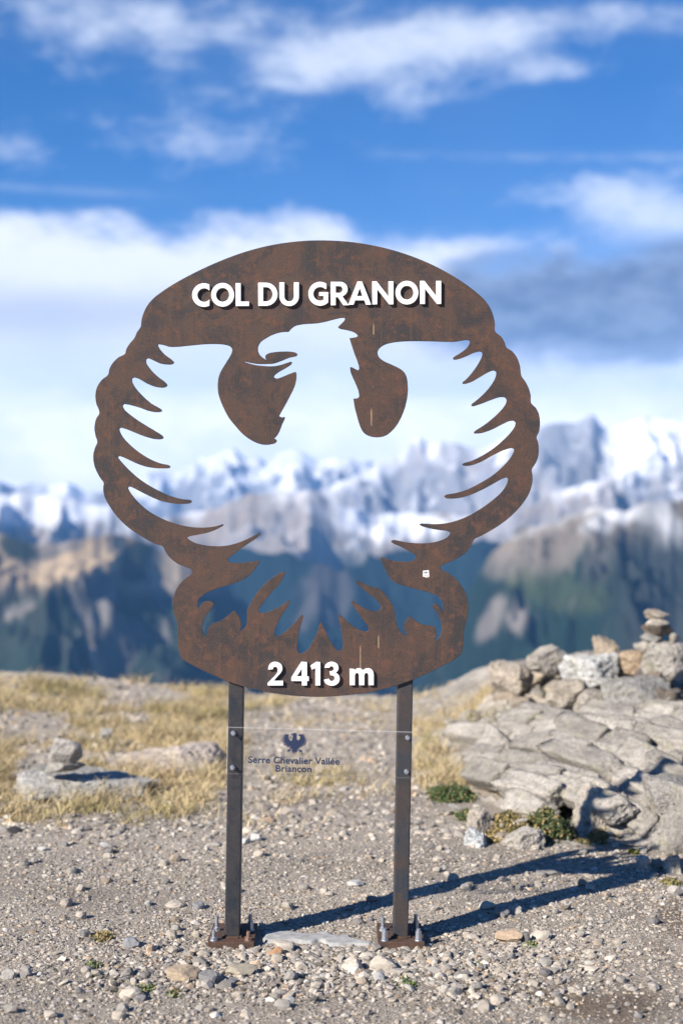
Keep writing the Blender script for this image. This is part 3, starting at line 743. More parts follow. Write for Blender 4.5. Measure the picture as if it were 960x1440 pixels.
print('SLABS', k)
rubble(95, (0.85, 2.4), (8.2, 9.3), .06, .30, 9000, 'among the boulders on top of the outcrop', lambda x, y: abs(x) < .25 * y)
rubble(45, (0.5, 1.9), (5.95, 7.6), .03, .11, 9200, 'along the foot of the layered outcrop', lambda x, y: -0.12 < y - front_y(x) < .35)
rubble(25, (0.3, 1.6), (7.6, 10.5), .05, .16, 9300, 'on the slope at the left end of the outcrop', lambda x, y: True)
# low cairn on its slab, left
rock('rock_slab', 'wide flat lichen-grey slab carrying the two-stone cairn', 'boulder', (4, 1084, 214, 1130), 7.32, .5, 50, (.34,.32,.29), sink=.05, flat=1, rough=.11, lean=11, tilt=-2)
ca = empty('cairn', pxw(92, 1085, 7.22)); tag(ca, 'small cairn of two stones, a cube-like one on a thin plate, on the left slab', 'cairn')
rock('stone', None, None, (61, 1071, 119, 1087), 7.22, .17, 51, GREY, sub=4, parent=ca, flat=1)
rock('stone', None, None, (70, 1036, 117, 1075), 7.22, .15, 57, (.31, .285, .265), sub=4, planes=10, rough=.05, parent=ca)
# cairn on the right
cb = empty('cairn', pxw(920, 912, 8.55)); tag(cb, 'tall cairn of flat stones stacked on top of the right outcrop', 'cairn')
for i, (bx, c) in enumerate([((890, 900, 926, 916), PALE), ((895, 889, 936, 904), GREY), ((901, 877, 946, 893), DARK), ((907, 867, 941, 880), PALE), ((907, 856, 941, 871), TAN), ((938, 889, 956, 906), PALE)]):
    rock('stone', None, None, bx, 8.55 - .01 * i, .17, 60 + i, c, sub=3, parent=cb, flat=1, yaw=20 * math.sin(i * 2.1))

# ------------------------------------------------------------------ gravel and stones
def pebbles(n, xr, yr, size, spread, sub, seed, keep=None, flatten=(0.32, 0.68), sink=0.25):
    g = np.random.default_rng(seed)
    x = g.uniform(*xr, n); y = g.uniform(*yr, n)
    if keep is not None:
        k = g.random(n) < keep(x, y); x, y = x[k], y[k]
    n = len(x)
    s = np.minimum(size * np.exp(spread * g.normal(size=n)), size * 3.2)
    v, f = ico(sub); nv = len(v)
    P = np.repeat(v[None], n, 0) * (1 + g.uniform(-0.34, 0.22, (n, nv, 1)))
    ax = np.stack([g.uniform(0.7, 1.3, n), g.uniform(0.7, 1.3, n), g.uniform(*flatten, n)], 1)
    P = P * ax[:, None, :]
    # random tilt and turn
    a, b = g.uniform(0, 2 * np.pi, n), g.normal(0, 0.35, n)
    ca_, sa_, cb_, sb_ = np.cos(a)[:, None], np.sin(a)[:, None], np.cos(b)[:, None], np.sin(b)[:, None]
    X, Y, Z = P[..., 0], P[..., 1], P[..., 2]
    Y, Z = Y * cb_ - Z * sb_, Y * sb_ + Z * cb_
    X, Y = X * ca_ - Y * sa_, X * sa_ + Y * ca_
    P = np.stack([X, Y, Z], -1) * (s / 2)[:, None, None]
    zb = surf_z(x, y)
    P[..., 0] += x[:, None]; P[..., 1] += y[:, None]; P[..., 2] += (zb + s * ax[:, 2] * (0.5 - sink))[:, None]
    tone = np.clip(g.normal(0.87, 0.25, n), 0.3, 1.25)
    pal = np.array([(0.375, 0.33, 0.275), (0.345, 0.315, 0.28), (0.41, 0.355, 0.29), (0.265, 0.24, 0.215), (0.38, 0.285, 0.20), (0.46, 0.425, 0.375)])
    c = pal[g.choice(6, n, p=[.32, .26, .16, .13, .06, .07])] * tone[:, None]
    C = np.repeat(c[:, None], nv, 1)
    Fc = (f[None] + (np.arange(n) * nv)[:, None, None]).reshape(-1, 3)
    return P.reshape(-1, 3), Fc, C.reshape(-1, 3)

def join(parts):
    off, V_, F_, C_ = 0, [], [], []
    for v, f, c in parts:
        V_.append(v); F_.append(f + off); C_.append(c); off += len(v)
    return np.concatenate(V_), np.concatenate(F_), np.clip(np.concatenate(C_), 0.02, 0.6)

def keep_g(x, y):
    return (1 - 0.9 * grass_mask(x, y)) * (1 - 0.5 * soil_at(x, y)) * np.where(np.abs(x) < 0.245 * y + 0.35, 1, 0) * np.where((x > 0.3) & (y > front_y(x) - 0.02), 0.15, 1)
def keep_mound(x, y):
    m = np.exp(-((x - 0.02) / 0.62) ** 4) * np.exp(-((y - 4.60) / 0.17) ** 2)
    m = m + 0.9 * np.exp(-((x + .05) / 0.9) ** 2 - ((y - 4.45) / 0.25) ** 2) * 0.5
    bare = np.zeros_like(x)
    for cx in (-0.367, 0.199):
        bare = np.maximum(bare, ((np.abs(x - cx) < 0.082) & (y > 4.765) & (y < 4.99)).astype(float))
    bare = np.maximum(bare, ((x > -0.29) & (x < 0.07) & (y > 4.76) & (y < 4.97)).astype(float))
    return np.clip(m, 0, 1) * (1 - bare)
def not_base(k):
    def q(x, y):
        bare = np.zeros_like(x)
        for cx in (-0.367, 0.199):
            bare = np.maximum(bare, ((np.abs(x - cx) < 0.082) & (y > 4.765) & (y < 4.99)).astype(float))
        bare = np.maximum(bare, ((x > -0.29) & (x < 0.07) & (y > 4.80) & (y < 4.95)).astype(float) * 0.72)
        return k(x, y) * (1 - bare)
    return q

M_gravel = attr_mat('gravel_stone', 0.9, 220, 0.25, 0.3, 0.002, 0.25)
grav = join([
    pebbles(118000, (-1.7, 1.7), (3.75, 6.3), 0.0072, 0.50, 1, 101, not_base(lambda x, y: keep_g(x, y) * (0.34 + 0.58 * sst(fbm(x * 2.3, y * 2.3, None, 4, 131), -.3, .2)) * sst(6.9 - y, 0.2, 2.2)), sink=0.42),
    pebbles(26000, (-1.8, 1.8), (3.75, 7.2), 0.0105, 0.42, 1, 105, not_base(lambda x, y: keep_g(x, y) * (0.25 + 0.75 * sst(fbm(x * 1.7, y * 1.7, None, 4, 132), -.2, .3))), sink=0.45),
    pebbles(2600, (-1.9, 1.9), (3.75, 7.0), 0.019, 0.36, 1, 102, not_base(keep_g), sink=0.42),
    pebbles(9500, (-0.8, 0.9), (4.2, 4.98), 0.0155, 0.42, 1, 103, not_base(keep_mound)),
    pebbles(19000, (-3.1, 2.9), (6.3, 12.3), 0.026, 0.5, 1, 104, lambda x, y: (1 - 0.85 * grass_mask(x, y)) * np.where((x > 0.3) & (y > front_y(x) - 0.02), 0.12, 0.9), sink=0.5),
])
tag(put('gravel', np_mesh('gravel', grav[0], grav[1], grav[2]), M_gravel), kind='stuff')

def stone(label, px, py, w, h, col, seed, group=None, depth=None, name='stone', sub=3):
    """one loose stone whose foot is seen at (px, py) and that looks w x h pixels"""
    x, d, z = hit(px, py)
    p, f, nz, nz2 = rock_shape(seed, sub, 9, 0.05)
    W_, H_ = w / F * d, h / F * d
    p = p * np.array([W_, depth or W_ * 0.8, H_ * 1.15])
    c = np.array(col) * (1 + 0.3 * nz + 0.2 * nz2)[:, None]
    me = np_mesh(name, p, f, np.clip(c, 0.02, 0.65), False)
    o = bpy.data.objects.new(name, me); COL.objects.link(o); me.materials.append(M_stone)
    o.location = (x, d + (depth or W_ * 0.8) * 0.4, z + H_ * 0.33); o.rotation_euler = (0, 0, random.uniform(-.5, .5))
    return tag(o, label, 'stone', group)

for q in [
    ('flat orange stone in front of the left post, orange half in the light', 256, 1379, 48, 17, ORA, 301),
    ('dark grey stone right of the flat orange one, casting a small shadow', 294, 1384, 34, 16, (.17, .165, .165), 302),
    ('small blue-grey stone at the end of the grey and orange pair', 325, 1385, 15, 9, (.15, .155, .17), 303),
    ('pale broad stone half buried right of the dark grey stone', 335, 1374, 52, 12, (.33, .29, .22), 304),
    ('orange-brown stone beside the concrete footing', 389, 1348, 26, 13, (.36, .21, .12), 305),
    ('pale grey angular stone touching the orange-brown one', 398, 1340, 32, 14, PALE, 306),
    ('tan stone with a dark right end, right of the right post', 718, 1327, 42, 17, (.36, .27, .19), 307),
    ('dark stone touching the tan stone right of the right post', 738, 1326, 14, 14, (.15, .14, .135), 308),
    ('grey wedge-shaped stone right of the dark one beyond the tan stone', 762, 1322, 32, 13, PALE, 309),
    ('pale stone lying on the sunlit gravel between the two post shadows', 684, 1280, 24, 11, PALE, 310),
    ('dark stone inside the right post shadow', 706, 1291, 22, 14, (.2, .19, .185), 311),
    ('second stone inside the right post shadow, nearer the rocks', 725, 1286, 22, 12, GREY, 312),
    ('long dark slab inside the left post shadow', 774, 1232, 40, 10, (.2, .19, .18), 313),
    ('large pale stone near the picture bottom, just left of the lowest green weed', 183, 1406, 34, 15, PALE, 314),
    ('dark grey stone in the brown soil at the left', 119, 1318, 18, 10, (.15, .145, .14), 315),
    ('blue-grey stone just left of the left base plate', 184, 1335, 24, 15, (.22, .22, .23), 316),
    ('stone at the left picture edge near the bottom', 12, 1378, 22, 14, GREY, 317),
    ('small white stone in brown soil low on the left', 56, 1374, 8, 6, WHT, 318),
    ('dark stone on the pale gravel far left of the left post', 153, 1202, 13, 9, (.16, .155, .15), 319),
    ('flat pale stone on the gravel left of the post', 246, 1278, 30, 8, PALE, 320),
    ('grey stone beside the flat pale stone left of the post', 279, 1281, 18, 11, (.2, .2, .205), 321),
    ('pale rounded stone low in the middle of the gravel', 498, 1368, 34, 18, PALE, 322),
    ('white stone right of the middle in the rubble', 497, 1370, 20, 11, WHT, 323),
    ('broad pale stone in the rubble at the right base', 540, 1366, 40, 20, PALE, 324),
    ('greyish stone at the lower right of the rubble', 625, 1400, 16, 14, GREY, 325),
    ('rounded grey stone low at the right part of the path', 920, 1395, 17, 12, GREY, 326),
    ('lone dark stone on the right path', 671, 1394, 16, 12, (.2, .19, .18), 327),
    ('pale stone pair member on gravel behind the left post, left one', 345, 1188, 14, 9, WHT, 328),
    ('pale stone pair member on gravel behind the left post, right one', 360, 1184, 16, 11, WHT, 329),
    ('flat dark stone close behind the left post', 302, 1192, 26, 7, GREY, 330),
    ('pale flat stone far behind between the posts', 500, 1247, 24, 7, WHT, 331),
    ('stone at the right picture edge below the boulder', 950, 1262, 22, 16, GREY, 332),
]:
    stone(*q[:7])
g = np.random.default_rng(555)
k = 0
while k < 170:
    x = g.uniform(-1.5, 1.6); d = 4.05 + 2.6 * g.random() ** 1.3
    if abs(x) > .235 * d or g.random() > float(keep_g(np.array([x]), np.array([d]))[0]): continue
    px, py = to_px(x, d)
    if any(abs(x - cx) < .12 and 4.7 < d < 4.97 for cx in (-.367, .199)) or (-.3 < x < .1 and 4.7 < d < 4.98): continue
    w = g.uniform(0.022, 0.048) / d * F
    ci = g.choice(5, p=[.38, .3, .1, .12, .1])
    cc = np.array([PALE, GREY, WHT, (.33, .27, .21), (.2, .19, .185)][ci]) * g.uniform(.66, .95)
    where = 'in front of the sign' if d < 4.72 else ('on the gravel left of the sign' if x < -.42 else ('on the gravel right of the sign' if x > .25 else 'on the gravel seen between the posts'))
    lab = '%s angular stone lying loose %s' % (('pale beige', 'mid grey', 'whitish', 'tan', 'dark')[ci], where)
    stone(lab, px, py, w, w * g.uniform(.45, .7), cc, 700 + k, lab.replace('stone', 'stones'), sub=2)
    k += 1

# ------------------------------------------------------------------ dry grass
M_grass = attr_mat('dry_grass', 0.75, 30, 0.15, 0, 0, 0.25)
M_leaf = attr_mat('green_leaf', 0.6, 30, 0.15, 0, 0, 0.35)
def blades(x, y, z, h, w, col, lean, g):
    n = len(x)
    a = g.uniform(0, 2 * np.pi, n); ca_, sa_ = np.cos(a), np.sin(a)
    la = g.uniform(0, 2 * np.pi, n); l = lean * h
    P = np.zeros((n, 5, 3))
    for i, (t, ww) in enumerate(((0, 1), (0.55, .7), (1, 0))):
        ox_, oy_ = l * np.cos(la) * t ** 2 + .15 * h * t, l * np.sin(la) * t ** 2
        zz = z + h * t * (1 - 0.25 * lean * t)
        if i < 2:
            P[:, 2 * i] = np.stack([x + ox_ - ca_ * w * ww, y + oy_ - sa_ * w * ww, zz], 1)
            P[:, 2 * i + 1] = np.stack([x + ox_ + ca_ * w * ww, y + oy_ + sa_ * w * ww, zz], 1)
        else:
            P[:, 4] = np.stack([x + ox_, y + oy_, zz], 1)
    f = np.array([[0, 1, 3], [0, 3, 2], [2, 3, 4]])
    Fc = (f[None] + (np.arange(n) * 5)[:, None, None]).reshape(-1, 3)
    return P.reshape(-1, 3), Fc, np.repeat(col[:, None], 5, 1).reshape(-1, 3)
g = np.random.default_rng(99)
n = 210000
x = g.uniform(-3.2, 1.4, n); y = g.uniform(6.3, 12.2, n)
m = grass_mask(x, y)
tuft = sst(fbm(x * 7, y * 7, None, 3, 301), -0.25, 0.25)
kk = g.random(n) < m * (0.3 + 0.7 * tuft); x, y, tuft = x[kk], y[kk], tuft[kk]
zz = surf_z(x, y); n = len(x)
hh = (0.034 + 0.095 * g.random(n) ** 1.8) * (0.45 + 0.8 * tuft)
gr = sst(fbm(x * 1.8, y * 1.8, None, 3, 302) + 0.3 * g.normal(size=n), 0.1, 0.6)[:, None]
cc = np.array((0.50, 0.40, 0.235)) * (1 - gr) + gr * np.array((0.30, 0.265, 0.11))
cc = cc * g.uniform(0.65, 1.25, (n, 1))
B = blades(x, y, zz - .005, hh, 0.0017 + 0.0014 * g.random(n), cc, 0.5 + 0.9 * g.random(n), g)
tag(put('dry_grass', np_mesh('dry_grass', B[0], B[1], np.clip(B[2], .02, .6)), M_grass), kind='stuff')

def leafy(name, label, cat, px, py, wpx, hpx, seed, nleaf, size, col, col2, up=0.6, depth=None, group=None, dry=0.15):
    """a low plant: a mound of many small tilted leaves over a few stems"""
    g = np.random.default_rng(seed); nleaf = int(nleaf * 1.7); size = size * .7
    x0, d0, z0 = hit(px, py)
    w, h = wpx / F * d0 / 2, hpx / F * d0
    dp = depth or w
    u = g.normal(size=(nleaf, 3)); u /= np.linalg.norm(u, axis=1, keepdims=True); u *= (g.random((nleaf, 1)) ** 0.45)
    lump = 1 + 0.35 * fbm(u[:, 0] * 3 + seed, u[:, 1] * 3, u[:, 2] * 3, 3, seed)
    x = x0 + u[:, 0] * w * lump; y = d0 + dp * 0.7 + u[:, 1] * dp * lump
    z = surf_z(x, y) + np.abs(u[:, 2]) * h * 0.45 * lump
    nn = np.stack([g.normal(0, .7, nleaf), g.normal(0, .7, nleaf) - .2, np.full(nleaf, up)], 1); nn /= np.linalg.norm(nn, axis=1, keepdims=True)
    t = np.cross(nn, g.normal(size=(nleaf, 3))); t /= np.linalg.norm(t, axis=1, keepdims=True); bt = np.cross(nn, t)
    s = size * g.uniform(.6, 1.4, (nleaf, 1)); c = np.stack([x, y, z], 1)
    P = np.stack([c - t * s, c + bt * s * .45, c + t * s, c - bt * s * .45], 1)
    f = np.array([[0, 1, 2], [0, 2, 3]]); Fc = (f[None] + (np.arange(nleaf) * 4)[:, None, None]).reshape(-1, 3)
    cl = np.where(g.random((nleaf, 1)) < dry, np.array((0.30, 0.22, 0.10)), np.array(col) * g.uniform(.6, 1.3, (nleaf, 1)) + np.array(col2) * sst(g.random((nleaf, 1)), .7, 1))
    me = np_mesh(name, P.reshape(-1, 3) - np.array((x0, d0, z0)), Fc, np.clip(np.repeat(cl[:, None], 4, 1).reshape(-1, 3), .005, .5))
    o = bpy.data.objects.new(name, me); COL.objects.link(o); me.materials.append(M_leaf); o.location = (x0, d0, z0)
    return tag(o, label, cat, group)

GRN, YEL = (0.050, 0.085, 0.028), (0.07, 0.06, 0.01)
leafy('creeping_shrub', 'bright green mat of low leaves between pale rocks at the outcrop foot', 'shrub', 636, 1128, 70, 40, 1, 2600, .012, GRN, YEL, depth=.17)
leafy('creeping_shrub', 'smaller green mat spilling over the pale wedge of rock', 'shrub', 664, 1154, 46, 26, 2, 1100, .011, GRN, YEL, depth=.09)
leafy('creeping_shrub', 'green shrub hanging at the shadowed edge of the stepped boulder', 'shrub', 778, 1182, 74, 58, 3, 3400, .012, (0.045, 0.07, 0.025), YEL, depth=.13, dry=.25)
leafy('grass_clump', 'olive and straw coloured turf left of the shadowed shrub', 'grass clump', 728, 1176, 104, 30, 4, 2400, .013, (0.10, 0.095, 0.03), (0.1, 0.08, 0.02), depth=.16, dry=.5)
leafy('grass_clump', 'small dark green tuft in the bare soil of the outcrop', 'grass clump', 724, 1140, 30, 24, 5, 700, .011, GRN, YEL, depth=.06)
leafy('grass_clump', 'brown-green turf hollow near the outcrop top', 'grass clump', 736, 1016, 44, 24, 6, 900, .013, (0.10, 0.085, 0.035), YEL, depth=.12, dry=.4)
leafy('grass_clump', 'green cushion in a joint of the slab outcrop', 'grass clump', 724, 1082, 24, 18, 7, 500, .01, GRN, YEL, depth=.06)
leafy('grass_clump', 'olive moss tuft in a joint near the middle of the layered slabs', 'grass clump', 806, 1062, 34, 10, 21, 420, .010, (0.09, 0.085, 0.03), YEL, depth=.05, dry=.4)
leafy('grass_clump', 'brownish moss strip in the slab joint below the long grey slab', 'grass clump', 856, 1040, 44, 9, 22, 420, .010, (0.085, 0.075, 0.03), YEL, depth=.05, dry=.5)
leafy('grass_clump', 'mossy tuft in the joint left of the squarish edge block', 'grass clump', 890, 1074, 28, 12, 23, 320, .010, (0.07, 0.075, 0.025), YEL, depth=.05, dry=.3)
leafy('grass_clump', 'tiny grass tuft in front of the big boulder', 'grass clump', 892, 1202, 18, 13, 8, 240, .009, (0.12, 0.13, 0.03), YEL, depth=.03)
leafy('grass_clump', 'dry green grass under the stepped boulder', 'grass clump', 838, 1186, 60, 16, 9, 700, .011, (0.11, 0.10, 0.035), YEL, depth=.06, dry=.45)
leafy('grass_clump', 'straw turf at the gravel edge below the white slab', 'grass clump', 700, 1186, 76, 18, 10, 900, .012, (0.16, 0.12, 0.05), YEL, depth=.08, dry=.6)
leafy('weed', 'small green weed in gravel low at the left, nearest the picture bottom', 'weed', 202, 1398, 34, 14, 11, 130, .010, (0.10, 0.13, 0.05), YEL, depth=.05)
leafy('weed', 'yellowish grass tuft on brown soil left of the left post', 'weed', 142, 1324, 34, 14, 12, 260, .010, (0.20, 0.17, 0.06), YEL, depth=.06, dry=.5)
leafy('weed', 'green weed left of the rubble below the yellowish tuft', 'weed', 128, 1362, 26, 10, 13, 120, .010, (0.10, 0.14, 0.06), YEL, depth=.04)
leafy('weed', 'dark green weed in the gravel below the right post', 'weed', 572, 1390, 34, 13, 14, 150, .009, (0.07, 0.12, 0.04), YEL, depth=.05)
leafy('weed', 'small green weed right of the right post near the rubble', 'weed', 678, 1360, 26, 9, 15, 100, .009, (0.09, 0.13, 0.05), YEL, depth=.04)
leafy('weed', 'green weed right of the tan stone', 'weed', 748, 1334, 24, 8, 16, 90, .009, (0.10, 0.14, 0.05), YEL, depth=.04)
leafy('weed', 'pale green weed right of the first weed at the bottom left', 'weed', 244, 1404, 28, 10, 17, 90, .010, (0.13, 0.14, 0.07), YEL, depth=.04)
leafy('weed', 'dry tuft at the right picture edge under the boulder', 'weed', 946, 1246, 30, 16, 18, 260, .010, (0.16, 0.16, 0.05), YEL, depth=.05, dry=.4)

# ------------------------------------------------------------------ concrete footing
m_, t_, b_ = new_mat('pale_concrete')
co_ = obj_co(t_); n_ = t_.noise(co_, 30, 6, .6)
t_.l.new(t_.ramp(n_, [(.3, (.24, .24, .235)), (.7, (.40, .395, .38))]), b_.inputs['Base Color']); b_.inputs['Roughness'].default_value = .95
bump(t_, b_, n_, .5, .006)
fx = np.linspace(-.31, .11, 101); fy = np.linspace(4.77, 4.97, 60); FX, FY = np.meshgrid(fx, fy)
edge = np.minimum(np.minimum(FX + .31, .11 - FX), np.minimum(FY - 4.77, 4.97 - FY)) - .018 + .06 * fbm(FX * 9, FY * 9, None, 3, 401)
FZ = -.001 - .05 * (1 - sst(edge, -.01, .03)) + .003 * fbm(FX * 20, FY * 20, None, 3, 402)
me = np_mesh('concrete_footing', np.stack([FX, FY, FZ], -1).reshape(-1, 3), grid_faces(*FX.shape), None, True)
tag(put('concrete_footing', me, m_), 'pale concrete footing showing between the two base plates in gravel', 'footing')

# ------------------------------------------------------------------ the sign
def dense(pts, n=5, closed=True, corner=52):
    """Catmull-Rom through the traced points, keeping sharp corners sharp"""
    P = np.array(pts, float); N = len(P); outp = []
    def ang(i):
        a = P[i] - P[i - 1]; b = P[(i + 1) % N] - P[i]
        c = np.dot(a, b) / (np.linalg.norm(a) * np.linalg.norm(b) + 1e-9)
        return math.degrees(math.acos(max(-1, min(1, c))))
    sharp = [ang(i) > corner for i in range(N)]
    for i in range(N):
        p1, p2 = P[i], P[(i + 1) % N]
        p0 = P[i - 1] if not sharp[i] else p1 - (p2 - p1) * .6
        p3 = P[(i + 2) % N] if not sharp[(i + 1) % N] else p2 + (p2 - p1) * .6
        t0 = 0; t1 = t0 + np.linalg.norm(p1 - p0) ** .5 + 1e-6; t2 = t1 + np.linalg.norm(p2 - p1) ** .5 + 1e-6; t3 = t2 + np.linalg.norm(p3 - p2) ** .5 + 1e-6
        for k in range(n):
            t = t1 + (t2 - t1) * k / n
            A1 = (t1 - t) / (t1 - t0) * p0 + (t - t0) / (t1 - t0) * p1; A2 = (t2 - t) / (t2 - t1) * p1 + (t - t1) / (t2 - t1) * p2
            A3 = (t3 - t) / (t3 - t2) * p2 + (t - t2) / (t3 - t2) * p3
            B1 = (t2 - t) / (t2 - t0) * A1 + (t - t0) / (t2 - t0) * A2; B2 = (t3 - t) / (t3 - t1) * A2 + (t - t1) / (t3 - t1) * A3
            outp.append((t2 - t) / (t2 - t1) * B1 + (t - t1) / (t2 - t1) * B2)
    return np.array(outp)

def extruded(name, loops, thick, bevel, y_front):
    """flat shape (loops of world x, z) extruded towards +y from its front face"""
    cu = bpy.data.curves.new(name, 'CURVE'); cu.dimensions = '2D'; cu.fill_mode = 'BOTH'
    for L in loops:
        sp = cu.splines.new('POLY'); sp.points.add(len(L) - 1)
        sp.points.foreach_set('co', np.c_[L[:, 0], L[:, 1], np.zeros(len(L)), np.ones(len(L))].astype(np.float32).ravel())
        sp.use_cyclic_u = True
    cu.extrude = max(0.0, thick / 2 - bevel); cu.bevel_depth = bevel; cu.bevel_resolution = 1; cu.offset = -bevel
    o = bpy.data.objects.new(name + '_tmp', cu); COL.objects.link(o)
    bpy.context.view_layer.update()
    me = bpy.data.meshes.new_from_object(o.evaluated_get(bpy.context.evaluated_depsgraph_get()))
    bpy.data.objects.remove(o); bpy.data.curves.remove(cu)
    me.name = name
    # curve plane (x, y, z) -> world (x, z, -y): front face towards the viewer
    co = np.zeros(len(me.vertices) * 3, np.float32); me.vertices.foreach_get('co', co); co = co.reshape(-1, 3)
    w = np.stack([co[:, 0], y_front + thick / 2 - co[:, 2], co[:, 1]], 1)
    me.vertices.foreach_set('co', w.astype(np.float32).ravel()); me.update()
    return me

OUT = [(446.6,337.9),(415.6,339.6),(381,344.7),(346.9,353.3),(312.5,365.7),(278,381.2),(247,397.7),(226.6,411),(214.5,420.7),(206,431.7),(201.7,441),(199.2,449.5),(198,459.2),
(192.5,467.5),(189.2,475),(181.7,484.2),(177.5,491.5),(175.8,497.5),(166.7,502.5),(158.3,510.8),(153.9,519),(152,527),(144.2,533.3),(137.5,542.5),(134.5,553.3),(135.3,566.5),(140,580.5),
(135.6,588.3),(133.6,596),(133,604),(134.7,613.3),(137,621.7),(133.3,630.8),(131.3,641.7),(133,655),(137.5,665.8),(141.7,673),(145.7,678.3),(145.3,688.3),(147.5,699.2),(154.2,711.7),(165,726.7),(178.3,740),(191.7,749.7),(206,758.6),
(219,765.3),(229.2,768.7),(232.5,775.4),(238.3,783.3),(248.3,791.7),(261.7,797.6),(268.3,800),(270.3,803.3),(269,807.3),(261.7,812.5),(253.3,820.8),(246.7,831.7),(243.2,843.3),(243.3,854),(245,863.3),(248.3,871.7),(249.7,877.5),(250,890),(250.8,910),(253.3,920.8),(257.5,927.5),
(270,935),(286.7,943.5),(303,951),(321.7,958.8),(343.3,965.8),(366,971.3),(391.3,975.8),(422.5,979.2),(453.8,980),(485,977.9),(516.3,974),(537.1,969.4),(556.5,964.2),(582.2,955.2),(598,948.5),(613.3,940.8),(630,932.5),(640,926.7),(647.5,920),(650.5,911.7),(651.7,900),
(652.5,884),(655,875),(657.5,865),(658,851.7),(655.8,838.3),(650,825.8),(640,813.3),(628.3,805),(620.8,801.3),(618.3,798.4),(621,795.5),(628.3,791.7),(640,786.7),(653.3,778.3),(661.7,768.3),(665,760.8),(667,758),(676.7,753.3),(689,746.5),(700,739.7),(713.5,729.8),(725,719.2),(735,707.5),(743.3,694.2),(747.8,680),(748.3,668.3),(747.2,660.3),
(752.5,651.7),(756.3,641.7),(757,630),(756,621.5),(754,615.3),(757.5,606.7),(758.8,595),(757.5,583.3),(753.3,574),(746.2,566.5),(745.8,556.7),(743.3,546.7),(738.3,536.7),(733.5,530),(732,525.8),(730.8,515),(726.7,503.3),(720,494.2),(711.7,488.3),(709.2,481.7),(704.2,473.3),(695.8,465.8),(695.3,453.3),(692.5,441.7),(687.5,430.8),(680,420.6),(670,411.5),(649.4,396),(621.9,379.6),(594.4,366.4),(560,353.9),(525.6,345.3),(487.8,339.6)]
